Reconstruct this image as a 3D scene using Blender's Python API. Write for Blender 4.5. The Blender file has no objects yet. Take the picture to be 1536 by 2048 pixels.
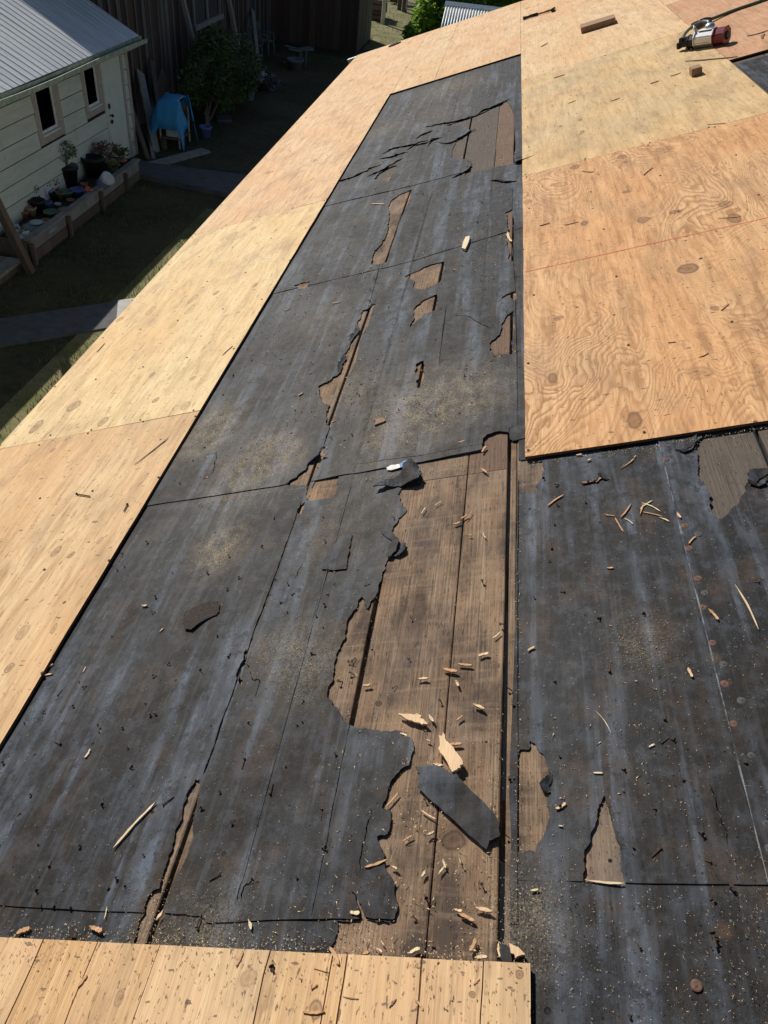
import bpy, bmesh, math, random
import numpy as np
from mathutils import Vector, Matrix, noise
from mathutils.geometry import delaunay_2d_cdt
random.seed(7); rng = np.random.default_rng(7)
sc = bpy.context.scene
C = sc.collection
RAD = math.radians

# ------------------------------------------------------------------ camera
PITCH = RAD(22.6); CH = 5.6; CW = 1.17; FPX = 1457.0
cam_right = Vector((0.98494956, 0.13879, -0.0937))
AX = {}
_f = FPX
d1 = np.array([270.6, -1267, _f]); d1 /= np.linalg.norm(d1)
d2 = np.array([-4799, 651, _f]); d2 -= d1*d2.dot(d1); d2 /= np.linalg.norm(d2)
nn = np.cross(d1, d2)
upv = math.cos(PITCH)*nn - math.sin(PITCH)*d2
xv = np.cross(d1, upv)
W = np.array([xv, d1, upv])            # rows: world axes in camera axes (x right, y down, z forward)
cr, cd, cf = W[:, 0], W[:, 1], W[:, 2]  # camera axes in world
cam_d = bpy.data.cameras.new("camera"); cam = bpy.data.objects.new("camera", cam_d); C.objects.link(cam)
cam.matrix_world = Matrix(((cr[0], -cd[0], -cf[0], 0), (cr[1], -cd[1], -cf[1], 0), (cr[2], -cd[2], -cf[2], CH), (0, 0, 0, 1)))
cam_d.sensor_fit = 'VERTICAL'; cam_d.sensor_height = 36; cam_d.sensor_width = 27
cam_d.lens = FPX/2048*36; cam_d.clip_start = 0.05; cam_d.clip_end = 1500
sc.camera = cam
sc.render.resolution_x = 768; sc.render.resolution_y = 1024

# ------------------------------------------------------------------ light
SUN = Vector((-0.735, 0.75, 0.775)).normalized()
sd = bpy.data.lights.new("sun", 'SUN'); sd.energy = 4.6; sd.angle = RAD(0.5); sd.color = (1.0, 0.95, 0.87)
so = bpy.data.objects.new("sun", sd); C.objects.link(so)
so.rotation_euler = SUN.to_track_quat('Z', 'Y').to_euler()
wd = bpy.data.worlds.new("World"); sc.world = wd; wd.use_nodes = True
wn = wd.node_tree; bg = wn.nodes['Background']
sky = wn.nodes.new('ShaderNodeTexSky'); sky.sky_type = 'NISHITA'; sky.sun_disc = False
sky.sun_elevation = math.asin(SUN.z); sky.sun_rotation = math.atan2(SUN.x, SUN.y)
sky.air_density = 1.0; sky.dust_density = 0.6; sky.ozone_density = 1.2
wn.links.new(sky.outputs[0], bg.inputs[0]); bg.inputs[1].default_value = 0.05
sc.view_settings.view_transform = 'Standard'; sc.view_settings.look = 'None'
sc.view_settings.exposure = 0.12; sc.view_settings.gamma = 1.0
try: sc.view_settings.use_curve_mapping = False
except Exception: pass

# ------------------------------------------------------------------ pixel -> point helpers
def ray(x, y):
    return W @ np.array([(x-768)/_f, (y-1024)/_f, 1.0])
def gz(x, y, z=0.0):
    r = ray(x, y); t = (z-CH)/r[2]; return Vector((r[0]*t, r[1]*t, z))
def gx(x, y, X0):
    r = ray(x, y); t = X0/r[0]; return Vector((X0, r[1]*t, CH+r[2]*t))
def gy(x, y, Y0):
    r = ray(x, y); t = Y0/r[1]; return Vector((r[0]*t, Y0, CH+r[2]*t))
def at(x, y, w=0.0):                    # picture point -> (u, v) on the roof plane at height w
    r = np.array([(x-768)/_f, (y-1024)/_f, 1.0]); t = (w-CW)/(r@nn); P = t*r
    return (float(P@d1), float(-(P@d2)))
cp, sp = math.cos(PITCH), math.sin(PITCH)
# roof frame: u = +Y, v = upslope, w = normal
MR = Matrix(((0, cp, -sp, CW*sp), (1, 0, 0, 0), (0, sp, cp, CH-CW*cp), (0, 0, 0, 1)))
# columns u,v,w -> keep right handed: (u, v, w) has v x w = -u, so flip order with care in face winding
def Z(x0, y0, s, pts): return [(x0+a/s, y0+b/s) for a, b in pts]

# ------------------------------------------------------------------ materials
class T:
    def __init__(s, name):
        s.m = bpy.data.materials.new(name); s.m.use_nodes = True; s.t = s.m.node_tree
        s.b = s.t.nodes['Principled BSDF']; s.b.inputs['Specular IOR Level'].default_value = 0.3
    def n(s, typ, ins=None, **kw):
        nd = s.t.nodes.new('ShaderNode'+typ)
        for k, v in kw.items(): setattr(nd, k, v)
        for k, v in (ins or {}).items(): s.set(nd.inputs[k], v)
        return nd
    def set(s, sock, v):
        if isinstance(v, bpy.types.NodeSocket): s.t.links.new(v, sock)
        else:
            if isinstance(v, tuple) and len(v) == 3 and sock.type == 'RGBA': v = v+(1,)
            sock.default_value = v
    def math(s, op, a, b=0.0, c=0.0, clamp=False):
        nd = s.n('Math', operation=op); nd.use_clamp = clamp
        s.set(nd.inputs[0], a); s.set(nd.inputs[1], b)
        if op in ('MULTIPLY_ADD', 'SMOOTHSTEP'): s.set(nd.inputs[2], c)
        return nd.outputs[0]
    def rng(s, v, a, b, c=0.0, d=1.0, typ='LINEAR'):
        nd = s.n('MapRange'); nd.interpolation_type = typ; nd.clamp = True
        for i, q in enumerate((v, a, b, c, d)): s.set(nd.inputs[i], q)
        return nd.outputs[0]
    def mix(s, f, a, b, mode='MIX'):
        nd = s.n('MixRGB', blend_type=mode); s.set(nd.inputs[0], f); s.set(nd.inputs[1], a); s.set(nd.inputs[2], b)
        return nd.outputs[0]
    def map(s, vec, scale=(1, 1, 1), loc=(0, 0, 0)):
        nd = s.n('Mapping'); s.set(nd.inputs[0], vec); nd.inputs['Scale'].default_value = scale; nd.inputs['Location'].default_value = loc
        return nd.outputs[0]
    def noise(s, vec, sc=1.0, det=2.0, rough=0.5, dist=0.0):
        nd = s.n('TexNoise'); s.set(nd.inputs['Vector'], vec); nd.inputs['Scale'].default_value = sc
        nd.inputs['Detail'].default_value = det; nd.inputs['Roughness'].default_value = rough; nd.inputs['Distortion'].default_value = dist
        return nd.outputs[0]
    def vor(s, vec, sc=1.0, rnd=1.0):
        nd = s.n('TexVoronoi'); s.set(nd.inputs['Vector'], vec); nd.inputs['Scale'].default_value = sc
        nd.inputs['Randomness'].default_value = rnd
        return nd
    def obj(s): return s.n('TexCoord').outputs['Object']
    def rand(s): return s.n('ObjectInfo').outputs['Random']
    def bump(s, h, strength=0.3, dist=0.002, normal=None):
        nd = s.n('Bump'); nd.inputs['Strength'].default_value = strength; nd.inputs['Distance'].default_value = dist
        s.set(nd.inputs['Height'], h)
        if normal is not None: s.set(nd.inputs['Normal'], normal)
        s.t.links.new(nd.outputs[0], s.b.inputs['Normal']); return nd.outputs[0]
    def col(s, c): s.set(s.b.inputs['Base Color'], c)
    def rough(s, r): s.set(s.b.inputs['Roughness'], r)

def plain(name, col, rough=0.6, metal=0.0, var=0.25, sc=20.0, bump=0.15, spec=0.3):
    t = T(name); o = t.obj(); n = t.noise(o, sc, 4, 0.6)
    a = tuple(c*(1-var) for c in col); b = tuple(min(1, c*(1+var)) for c in col)
    t.col(t.mix(t.rng(n, 0.3, 0.7), a, b)); t.rough(rough); t.b.inputs['Metallic'].default_value = metal
    t.b.inputs['Specular IOR Level'].default_value = spec
    if bump: t.bump(n, bump, 0.003)
    return t.m

def knots(t, c, o, L, tone=(0.30, 0.15, 0.085), core=(0.10, 0.055, 0.04), ringc=None):
    wn_ = t.n('TexNoise'); t.set(wn_.inputs['Vector'], o); wn_.inputs['Scale'].default_value = 22; wn_.inputs['Detail'].default_value = 3
    sc_ = t.n('VectorMath', operation='SCALE'); t.set(sc_.inputs[0], wn_.outputs['Color']); sc_.inputs['Scale'].default_value = .022
    ad = t.n('VectorMath', operation='ADD'); t.set(ad.inputs[0], o); t.set(ad.inputs[1], sc_.outputs[0])
    for (x, y, ru, rv, dk) in L:
        u, v = at(x, y, 0.014)
        m_ = t.map(ad.outputs[0], (1/ru, 1/rv, 0), (-(u+.011)/ru, -(v+.011)/rv, 0))
        ln = t.n('VectorMath', operation='LENGTH'); t.set(ln.inputs[0], m_); d = ln.outputs['Value']
        if ringc:
            rg = t.math('MULTIPLY', t.rng(t.math('FRACT', t.math('MULTIPLY', d, 2.2)), .55, .95), t.rng(d, 1.0, 3.6, 1, 0))
            c = t.mix(t.math('MULTIPLY', rg, .3*dk), c, ringc)
        c = t.mix(t.math('MULTIPLY', t.rng(d, .8, 1.05, 1, 0), .75*dk), c, tone)
        c = t.mix(t.math('MULTIPLY', t.math('MULTIPLY', t.rng(d, .75, 1.0), t.rng(d, 1.0, 1.25, 1, 0)), dk), c, core)
        c = t.mix(t.math('MULTIPLY', t.rng(d, .25, .6, 1, 0), .5*dk), c, core)
    return c
def plywood(name, base, late, seed, contour=0.3, K=14.0, stain=0.35, patches=0.5, grainy=0.5, gap_stretch=(0.8, 2.6, 1), olive=0.0, coarse=False, kn=()):
    base = (base[0]*1.03, base[1]*1.015, base[2]*1.05); t = T(name); o = t.obj(); L = (seed*3.7, seed*1.9, 0)
    h = t.noise(t.map(o, gap_stretch, L), 1.0, 4.0, 0.42, 0.6)
    jag = t.noise(t.map(o, (9, 60, 1), L), 1.0, 3.0, 0.6)
    hh = t.math('MULTIPLY_ADD', h, K, t.math('MULTIPLY', jag, 0.55))
    fr = t.math('FRACT', hh)
    line = t.math('MULTIPLY', t.rng(fr, 0.25, 0.88, 0, 1, 'SMOOTHSTEP'), t.rng(fr, 0.90, 1.0, 1, 0))
    zone = t.rng(t.noise(t.map(o, (1.3, 2.1, 1), (seed*9.1, 4, 2)), 1.0, 2), 0.34, 0.54, 0.45, 1.0)
    line = t.math('MULTIPLY', line, zone)
    fib = t.noise(t.map(o, (6, 420, 1), L), 1.0, 4.0, 0.65)
    fib2 = t.noise(t.map(o, (2.5, 60, 1), L), 1.0, 4.0, 0.65)
    big = t.noise(t.map(o, (1.1, 2.2, 1), (seed, 7, 3)), 1.0, 4, 0.55)
    c = t.mix(t.math('MULTIPLY', line, contour), base, late)
    c = t.mix(t.rng(big, 0.38, 0.62, 0, 0.9), c, tuple(x*y for x, y in zip(base, (0.93, 0.80, 0.68))))
    if olive: c = t.mix(t.rng(t.noise(t.map(o, (1.6, 1.6, 1), (seed, 1, 1)), 1.0, 4, 0.6), 0.45, 0.62, 0, olive), c, (0.40, 0.33, 0.19))
    c = t.mix(t.rng(fib, 0.42, 0.64, 0, 0.34*grainy+0.08), c, tuple(x*0.62 for x in late), 'MIX')
    c = t.mix(t.rng(fib2, 0.45, 0.68, 0, 0.55), c, late)
    if coarse:
        cg = t.noise(t.map(o, (1.6, 170, 1), (2, 2, 0)), 1.0, 5, 0.75, 0.7)
        cz = t.rng(t.noise(t.map(o, (2.5, 9, 1), (5, 5, 0)), 1.0, 3), .35, .62, .15, 1)
        c = t.mix(t.math('MULTIPLY', t.rng(cg, 0.50, 0.66, 0, 0.62), cz), c, (0.30, 0.165, 0.075)); c = t.mix(t.rng(cg, 0.46, 0.36, 0, 0.3), c, (0.80, 0.64, 0.42))
        rr_ = t.rand(); c = t.mix(t.math('MULTIPLY', rr_, .22), c, (0.82, 0.66, 0.45))
        pit = t.noise(t.map(o, (60, 150, 1), (1, 1, 0)), 1.0, 3, 0.6); c = t.mix(t.rng(pit, 0.62, 0.66, 0, 0.8), c, (0.14, 0.08, 0.045))
    else:
        bst = t.noise(t.map(o, (3.5, 22, 1), (seed, 1, 6)), 1.0, 5, 0.7, 0.5)
        c = t.mix(t.rng(bst, 0.52, 0.66, 0, 0.6), c, tuple(x*.8 for x in late)); c = t.mix(t.rng(bst, 0.46, 0.36, 0, 0.35), c, tuple(min(1, x*1.12) for x in base))
    # football patches and knots
    wob = t.n('VectorMath', operation='ADD'); t.set(wob.inputs[0], t.map(o, (3.3, 6.6, 1), L))
    nz = t.n('TexNoise'); t.set(nz.inputs['Vector'], o); nz.inputs['Scale'].default_value = 18
    vm = t.n('VectorMath', operation='SCALE'); t.set(vm.inputs[0], nz.outputs['Color']); vm.inputs['Scale'].default_value = 0.09
    t.set(wob.inputs[1], vm.outputs[0])
    v = t.vor(wob.outputs[0], 1.0)
    d = v.outputs['Distance']; sel = t.n('SeparateColor'); t.set(sel.inputs[0], v.outputs['Color'])
    on = t.math('LESS_THAN', sel.outputs[0], patches*0.7)
    rad = t.math('MULTIPLY_ADD', sel.outputs[1], 0.11, 0.05)
    ins = t.math('SUBTRACT', rad, d)
    fill = t.math('MULTIPLY', t.rng(ins, 0.0, 0.02), on)
    rim = t.math('MULTIPLY', t.math('MULTIPLY', t.rng(ins, -0.015, 0.0), t.rng(ins, 0.012, 0.035, 1, 0)), on)
    ring = t.math('MULTIPLY', t.rng(ins, -0.16, 0.0), on)
    c = t.mix(t.math('MULTIPLY', ring, 0.30), c, late)
    c = t.mix(t.math('MULTIPLY', fill, 0.70), c, tuple(x*0.62 for x in late))
    c = t.mix(t.math('MULTIPLY', rim, 0.65), c, (0.13, 0.07, 0.04))
    if kn: c = knots(t, c, o, kn, tuple(x*.7 for x in late), (0.12, 0.065, 0.05), late)
    # weather stain, scuffs, dirt specks
    st = t.noise(t.map(o, (2.4, 5.0, 1), (seed*2.2, 0, 9)), 1.0, 6, 0.68)
    c = t.mix(t.rng(st, 0.50, 0.70, 0, stain), c, (0.26, 0.17, 0.10))
    sc1 = t.noise(t.map(o, (38, 130, 1), (seed, 2, 2)), 1.0, 3, 0.6)
    c = t.mix(t.rng(sc1, 0.645, 0.675, 0, 0.8), c, (0.11, 0.065, 0.04))
    sc2 = t.noise(t.map(o, (70, 30, 1), (seed, 5, 2)), 1.0, 2, 0.5)
    c = t.mix(t.rng(sc2, 0.68, 0.70, 0, 0.7), c, (0.07, 0.05, 0.04))
    sc3 = t.noise(t.map(o, (7, 44, 1), (seed, 8, 8)), 1.0, 4, 0.6)
    c = t.mix(t.rng(sc3, 0.60, 0.68, 0, 0.5), c, (0.22, 0.12, 0.06))
    dv = t.vor(t.map(o, (1, 1, 1), L), 11.0); ds = t.n('SeparateColor'); t.set(ds.inputs[0], dv.outputs['Color'])
    dot = t.math('MULTIPLY', t.rng(dv.outputs['Distance'], 0.05, 0.075, 1, 0), t.math('LESS_THAN', ds.outputs[0], 0.30))
    c = t.mix(t.math('MULTIPLY', dot, 0.85), c, (0.05, 0.035, 0.03))
    t.col(c); t.rough(0.72); t.b.inputs['Specular IOR Level'].default_value = 0.25
    hb = t.math('ADD', t.math('MULTIPLY', fib, 0.6), t.math('ADD', t.math('MULTIPLY', line, -0.5), t.math('MULTIPLY', sc1, 0.6)))
    hb = t.math('SUBTRACT', hb, t.math('MULTIPLY', dot, 1.5))
    t.bump(hb, 0.45, 0.0016)
    return t.m

def oldboard(name='weathered_board', grey=False):
    t = T(name); o = t.obj(); r = t.rand()
    off = t.n('CombineXYZ'); t.set(off.inputs[0], t.math('MULTIPLY', r, 37.0)); t.set(off.inputs[1], t.math('MULTIPLY', r, 11.0))
    va = t.n('VectorMath', operation='ADD'); t.set(va.inputs[0], o); t.set(va.inputs[1], off.outputs[0]); p = va.outputs[0]
    fib = t.noise(t.map(p, (5, 260, 1)), 1.0, 5, 0.7)
    band = t.noise(t.map(p, (1.6, 26, 1)), 1.0, 4, 0.6, 0.8)
    blot = t.noise(t.map(p, (3.6, 8.0, 1)), 1.0, 6, 0.7)
    cross = t.noise(t.map(p, (55, 5, 1)), 1.0, 3, 0.6)
    c = t.mix(t.rng(fib, 0.34, 0.66), (0.062, 0.042, 0.029), (0.38, 0.265, 0.175))
    c = t.mix(t.rng(band, 0.40, 0.62, 0, 0.7), c, (0.20, 0.125, 0.075))
    c = t.mix(t.rng(blot, 0.46, 0.62, 0, 0.85), c, (0.050, 0.038, 0.032)); c = t.mix(t.rng(blot, 0.45, 0.33, 0, 0.45), c, (0.40, 0.255, 0.155))
    c = t.mix(t.rng(cross, 0.52, 0.68, 0, 0.35), c, (0.32, 0.22, 0.15))
    gr = t.noise(t.map(p, (2.2, 7, 1), (3, 8, 0)), 1.0, 4, 0.6); c = t.mix(t.rng(gr, 0.5, 0.68, 0, 0.5), c, (0.185, 0.155, 0.13))
    dv = t.vor(o, 12.0); ds = t.n('SeparateColor'); t.set(ds.inputs[0], dv.outputs['Color'])
    c = t.mix(t.math('MULTIPLY', t.rng(dv.outputs['Distance'], .03, .05, 1, 0), t.math('LESS_THAN', ds.outputs[0], .5)), c, (0.012, 0.01, 0.009))
    if not grey: c = knots(t, c, o, [(902, 1672, .015, .017, .7), (752, 1398, .007, .006, 1.0), (820, 1230, .09, .03, .35)], (0.085, 0.05, 0.035), (0.035, 0.022, 0.018), (0.12, 0.075, 0.05))
    if grey: c = t.mix(0.86, c, t.mix(t.rng(fib, .3, .7), (0.060, 0.052, 0.045), (0.125, 0.108, 0.092)))
    red = t.math('MULTIPLY', t.math('GREATER_THAN', r, 0.80), 0.35)
    c = t.mix(red, c, t.mix(t.rng(fib, 0.3, 0.7), (0.14, 0.065, 0.036), (0.36, 0.19, 0.11)))
    spk = t.noise(t.map(p, (40, 190, 1)), 1.0, 3, 0.6)
    c = t.mix(t.rng(spk, 0.60, 0.68, 0, 0.8), c, (0.035, 0.026, 0.022))
    t.col(c); t.rough(0.85); t.b.inputs['Specular IOR Level'].default_value = 0.2
    t.bump(t.math('ADD', t.math('MULTIPLY', fib, 1.2), t.math('MULTIPLY', band, 0.7)), 0.8, 0.0022)
    return t.m

def felt(name='roof_felt', gran=False, dk=1.0):
    t = T(name); o = t.obj()
    st = t.noise(t.map(o, (0.9, 15, 1)), 1.0, 5, 0.62, 0.25)
    st2 = t.noise(t.map(o, (3.0, 60, 1), (4, 4, 0)), 1.0, 3, 0.6)
    bl = t.noise(t.map(o, (3.2, 4.6, 1), (9, 3, 0)), 1.0, 6, 0.66)
    bl2 = t.noise(t.map(o, (7, 9, 1), (2, 13, 0)), 1.0, 6, 0.7)
    fine = t.noise(o, 420.0, 3, 0.7)
    mott = t.noise(o, 70.0, 4, 0.7)
    c = t.mix(t.rng(bl, 0.42, 0.58), (0.014, 0.0175, 0.025), (0.032, 0.026, 0.022))
    c = t.mix(t.rng(bl2, 0.50, 0.62, 0, 0.85), c, (0.085, 0.055, 0.036))
    ch = t.math('MULTIPLY', t.rng(st, 0.495, 0.60), t.rng(bl2, 0.36, 0.54, 0.1, 1))
    mid = t.noise(o, 26.0, 5, 0.72); mid2 = t.noise(t.map(o, (9, 40, 1), (6, 1, 0)), 1.0, 5, 0.7)
    ch = t.math('MULTIPLY', ch, t.rng(mid2, 0.38, 0.60, 0.35, 1))
    c = t.mix(ch, c, (0.20, 0.24, 0.31))  # chalky streaks, with bluish sheen and light on the ripples painted in
    c = t.mix(t.rng(mid, 0.50, 0.62, 0, 0.65), c, (0.085, 0.096, 0.118)); c = t.mix(t.rng(mid, 0.49, 0.38, 0, 0.7), c, (0.010, 0.010, 0.012))
    sp = t.vor(o, 75.0); ss = t.n('SeparateColor'); t.set(ss.inputs[0], sp.outputs['Color'])
    spot = t.math('MULTIPLY', t.rng(sp.outputs['Distance'], .10, .16, 1, 0), t.math('LESS_THAN', ss.outputs[0], .16))
    c = t.mix(t.math('MULTIPLY', spot, .8), c, (0.33, 0.31, 0.27))
    blk = t.math('MULTIPLY', t.rng(sp.outputs['Distance'], .12, .2, 1, 0), t.math('GREATER_THAN', ss.outputs[0], .90))
    c = t.mix(t.math('MULTIPLY', blk, .9), c, (0.008, 0.008, 0.008))
    c = t.mix(t.rng(st2, 0.54, 0.68, 0, 0.45), c, (0.095, 0.110, 0.14))
    c = t.mix(t.rng(mott, 0.5, 0.72, 0, 0.35), c, (0.080, 0.079, 0.080))
    c = t.mix(t.rng(fine, 0.62, 0.72, 0, 0.6), c, (0.22, 0.21, 0.20))
    c = t.mix(t.rng(fine, 0.40, 0.28, 0, 0.6), c, (0.018, 0.018, 0.02))
    # holes left by pulled nails
    dv = t.vor(o, 13.0); ds = t.n('SeparateColor'); t.set(ds.inputs[0], dv.outputs['Color'])
    hole = t.math('MULTIPLY', t.rng(dv.outputs['Distance'], 0.045, 0.06, 1, 0), t.math('LESS_THAN', ds.outputs[0], 0.42))
    halo = t.math('MULTIPLY', t.rng(dv.outputs['Distance'], 0.05, 0.20, 1, 0), t.math('LESS_THAN', ds.outputs[1], 0.08))
    c = t.mix(t.math('MULTIPLY', halo, 0.55), c, (0.20, 0.12, 0.07))
    c = t.mix(t.math('MULTIPLY', hole, 0.95), c, (0.006, 0.006, 0.006))
    if dk != 1: c = t.mix(1.0, c, (dk, dk, dk), 'MULTIPLY')
    if not gran:
        at_ = t.n('Attribute', attribute_name='dust'); dn = t.noise(o, 260.0, 4, 0.75); dn2 = t.noise(t.map(o, (18, 22, 1)), 1.0, 5, 0.7)
        dm = t.math('MULTIPLY', at_.outputs['Fac'], t.math('MULTIPLY', t.rng(dn, 0.42, 0.66), t.rng(dn2, 0.36, 0.62, 0.15, 1)))
        c = t.mix(t.math('MULTIPLY', dm, 0.9, clamp=True), c, (0.40, 0.31, 0.185))
    t.col(c); t.rough(t.rng(bl, 0.3, 0.7, 0.52, 0.74)); t.b.inputs['Specular IOR Level'].default_value = 0.2
    wr = t.noise(t.map(o, (9, 14, 1)), 1.0, 3, 0.5)
    h = t.math('ADD', t.math('MULTIPLY', fine, 0.35), t.math('MULTIPLY', mott, 0.4))
    h = t.math('ADD', h, t.math('MULTIPLY', st2, 0.5)); h = t.math('SUBTRACT', h, t.math('MULTIPLY', hole, 3.0))
    b1 = t.n('Bump'); b1.inputs['Strength'].default_value = 0.3; b1.inputs['Distance'].default_value = 0.008; t.set(b1.inputs['Height'], wr)
    t.bump(h, 0.6, 0.0016, b1.outputs[0])
    return t.m

def splitwood(name, a, b):
    t = T(name); o = t.obj(); f = t.noise(t.map(o, (30, 600, 60)), 1.0, 3, 0.6); r = t.rand()
    c = t.mix(t.rng(f, 0.3, 0.7), a, b); c = t.mix(t.math('MULTIPLY', r, 0.25), c, (0.30, 0.17, 0.09))
    t.col(c); t.rough(0.75); t.bump(f, 0.6, 0.001); return t.m

M = {}
M['ply_near'] = plywood('plywood_honey', (0.69, 0.495, 0.27), (0.46, 0.27, 0.12), 1, 0.40, 12, 0.5, 0.35, 0.9, kn=[(113, 1103, .022, .014, .6), (143, 1109, .014, .009, .9), (201, 1081, .013, .010, .5), (105, 901, .012, .010, .7), (46, 1265, .022, .018, .4), (109, 1256, .016, .008, .6), (148, 1028, .02, .006, .5), (20, 1335, .014, .012, .7)])
M['ply_pale'] = plywood('plywood_pale', (0.73, 0.565, 0.30), (0.54, 0.36, 0.17), 2, 0.42, 10, 0.55, 0.35, 0.4, kn=[(147, 812, .036, .028, .7), (73, 853, .045, .022, .8), (206, 843, .030, .018, .8), (311, 800, .016, .012, .9), (371, 812, .028, .016, .5), (304, 750, .018, .011, .9), (386, 757, .018, .012, .7), (301, 622, .05, .022, .5), (386, 598, .05, .022, .5), (379, 619, .05, .02, .45), (432, 586, .022, .012, .9), (511, 570, .022, .012, .9), (464, 471, .06, .03, .45), (506, 457, .03, .015, .6), (239, 639, .03, .015, .7)])
M['ply_pink'] = plywood('plywood_pinkish', (0.69, 0.495, 0.275), (0.47, 0.26, 0.13), 3, 0.45, 12, 0.55, 0.6, 0.4)
M['ply_far'] = plywood('plywood_far', (0.68, 0.48, 0.27), (0.48, 0.29, 0.14), 4, 0.25, 7, 0.35, 0.4, 0.3)
M['ply_orange'] = plywood('plywood_flame_grain', (0.66, 0.415, 0.205), (0.33, 0.155, 0.06), 5.3, 0.9, 62, 0.5, 0.45, 0.6, (1.1, 2.3, 1), kn=[(1375, 537, .034, .030, 1.0), (1287, 440, .030, .022, .8), (1451, 408, .030, .022, .7), (1352, 424, .018, .020, .9), (1150, 334, .032, .020, .9), (1243, 314, .03, .018, .8), (1325, 300, .05, .03, .4), (1252, 384, .015, .016, .9), (1118, 636, .014, .014, .8), (1429, 617, .014, .013, .8), (1400, 746, .03, .03, .35)])
M['ply_olive'] = plywood('plywood_olive', (0.64, 0.47, 0.245), (0.42, 0.27, 0.12), 6, 0.3, 8, 0.6, 0.5, 0.3, olive=0.5)
M['ply_top'] = plywood('plywood_top', (0.68, 0.50, 0.285), (0.50, 0.31, 0.15), 7, 0.22, 7, 0.35, 0.5, 0.2)
M['ply_rust'] = plywood('plywood_reddish', (0.55, 0.33, 0.19), (0.38, 0.20, 0.10), 8, 0.35, 8, 0.55, 0.4, 0.3)
M['ply_bottom'] = plywood('plywood_coarse_grain', (0.71, 0.485, 0.245), (0.40, 0.235, 0.11), 9, 0.6, 22, 0.6, 0.12, 1.4, (0.55, 4.5, 1), coarse=True, kn=[(633, 2018, .014, .010, .8), (240, 1992, .011, .008, .5), (65, 2044, .013, .011, .4), (497, 1960, .012, .012, .4), (1039, 1947, .0055, .0055, 1.0), (944, 1992, .004, .004, 1.0)])
M['ply_core'] = plain('plywood_core', (0.16, 0.085, 0.045), 0.85, sc=90, var=0.4)
M['board'] = oldboard(); M['board_grey'] = oldboard('grey_weathered_board', True)
M['felt'] = felt('roof_felt', False, 0.50)
M['felt_scrap'] = felt('felt_scrap', True, 0.40)
M['fresh'] = splitwood('fresh_split_wood', (0.62, 0.40, 0.22), (0.80, 0.60, 0.38))
M['tan'] = splitwood('tan_split_wood', (0.45, 0.24, 0.12), (0.62, 0.38, 0.20))
M['straw'] = splitwood('straw_split_wood', (0.60, 0.46, 0.27), (0.84, 0.70, 0.48))
M['oldchip'] = splitwood('weathered_split_wood', (0.13, 0.08, 0.05), (0.27, 0.17, 0.11))
M['rust'] = plain('rusty_steel', (0.075, 0.045, 0.032), 0.75, 0.3, 0.5, 200)
M['cap'] = plain('rusty_cap', (0.13, 0.072, 0.052), 0.8, 0.2, 0.45, 150)
M['capgrey'] = plain('grey_cap', (0.065, 0.064, 0.064), 0.7, 0.3, 0.4, 150)
M['black'] = plain('black_plastic', (0.018, 0.018, 0.02), 0.42, 0, 0.2, 30)
M['steel'] = plain('brushed_aluminium', (0.62, 0.63, 0.65), 0.33, 0.85, 0.08, 40, 0.05)
M['maroon'] = plain('maroon_plastic', (0.16, 0.012, 0.025), 0.3, 0, 0.1, 30, 0.05, 0.5)
M['hose'] = plain('olive_rubber', (0.10, 0.13, 0.075), 0.5, 0, 0.2, 30)
M['brass'] = plain('brass', (0.45, 0.32, 0.13), 0.35, 0.9)
M['blockwood'] = splitwood('block_wood', (0.20, 0.12, 0.065), (0.36, 0.23, 0.13))
M['orangewood'] = plain('orange_handle', (0.45, 0.16, 0.05), 0.5)
M['foil'] = plain('pale_label_paper', (0.62, 0.62, 0.58), 0.6, 0, 0.2, 60)
M['bluefoil'] = plain('blue_label_paper', (0.10, 0.25, 0.50), 0.6, 0, 0.2, 60)

def shingle():
    t = T('granule_shingle'); o = t.obj(); n = t.noise(o, 600, 2, 0.6); v = t.vor(o, 500)
    t.col(t.mix(t.rng(n, 0.35, 0.65), (0.012, 0.012, 0.013), (0.09, 0.07, 0.06))); t.rough(0.95); t.bump(v.outputs['Distance'], 0.9, 0.002); return t.m
M['shingle'] = shingle()

def vertboards(name, a, b, g):
    t = T(name); o = t.obj(); r = t.rand()
    off = t.n('CombineXYZ'); t.set(off.inputs[2], t.math('MULTIPLY', r, 31.0)); t.set(off.inputs[0], t.math('MULTIPLY', r, 7.0))
    va = t.n('VectorMath', operation='ADD'); t.set(va.inputs[0], o); t.set(va.inputs[1], off.outputs[0]); p = va.outputs[0]
    f = t.noise(t.map(p, (60, 60, 1.5)), 1.0, 5, 0.65); k = t.noise(t.map(p, (4, 4, 1.2)), 1.0, 4, 0.6)
    c = t.mix(t.rng(f, 0.3, 0.7), a, b); c = t.mix(t.rng(k, 0.42, 0.7, 0, 0.7), c, g)
    c = t.mix(t.math('MULTIPLY', r, 0.55), c, tuple(x*0.5 for x in a))
    t.col(c); t.rough(0.85); t.bump(f, 0.6, 0.006); return t.m
M['barn'] = vertboards('barn_board', (0.055, 0.034, 0.026), (0.16, 0.10, 0.075), (0.10, 0.085, 0.078))
M['barn_grey'] = vertboards('grey_barn_board', (0.16, 0.14, 0.13), (0.27, 0.24, 0.22), (0.12, 0.11, 0.10))
M['greywood'] = vertboards('grey_timber', (0.24, 0.22, 0.20), (0.42, 0.39, 0.36), (0.17, 0.16, 0.15))
M['darkwood'] = vertboards('dark_timber', (0.13, 0.09, 0.07), (0.24, 0.18, 0.14), (0.09, 0.08, 0.07))

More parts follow.
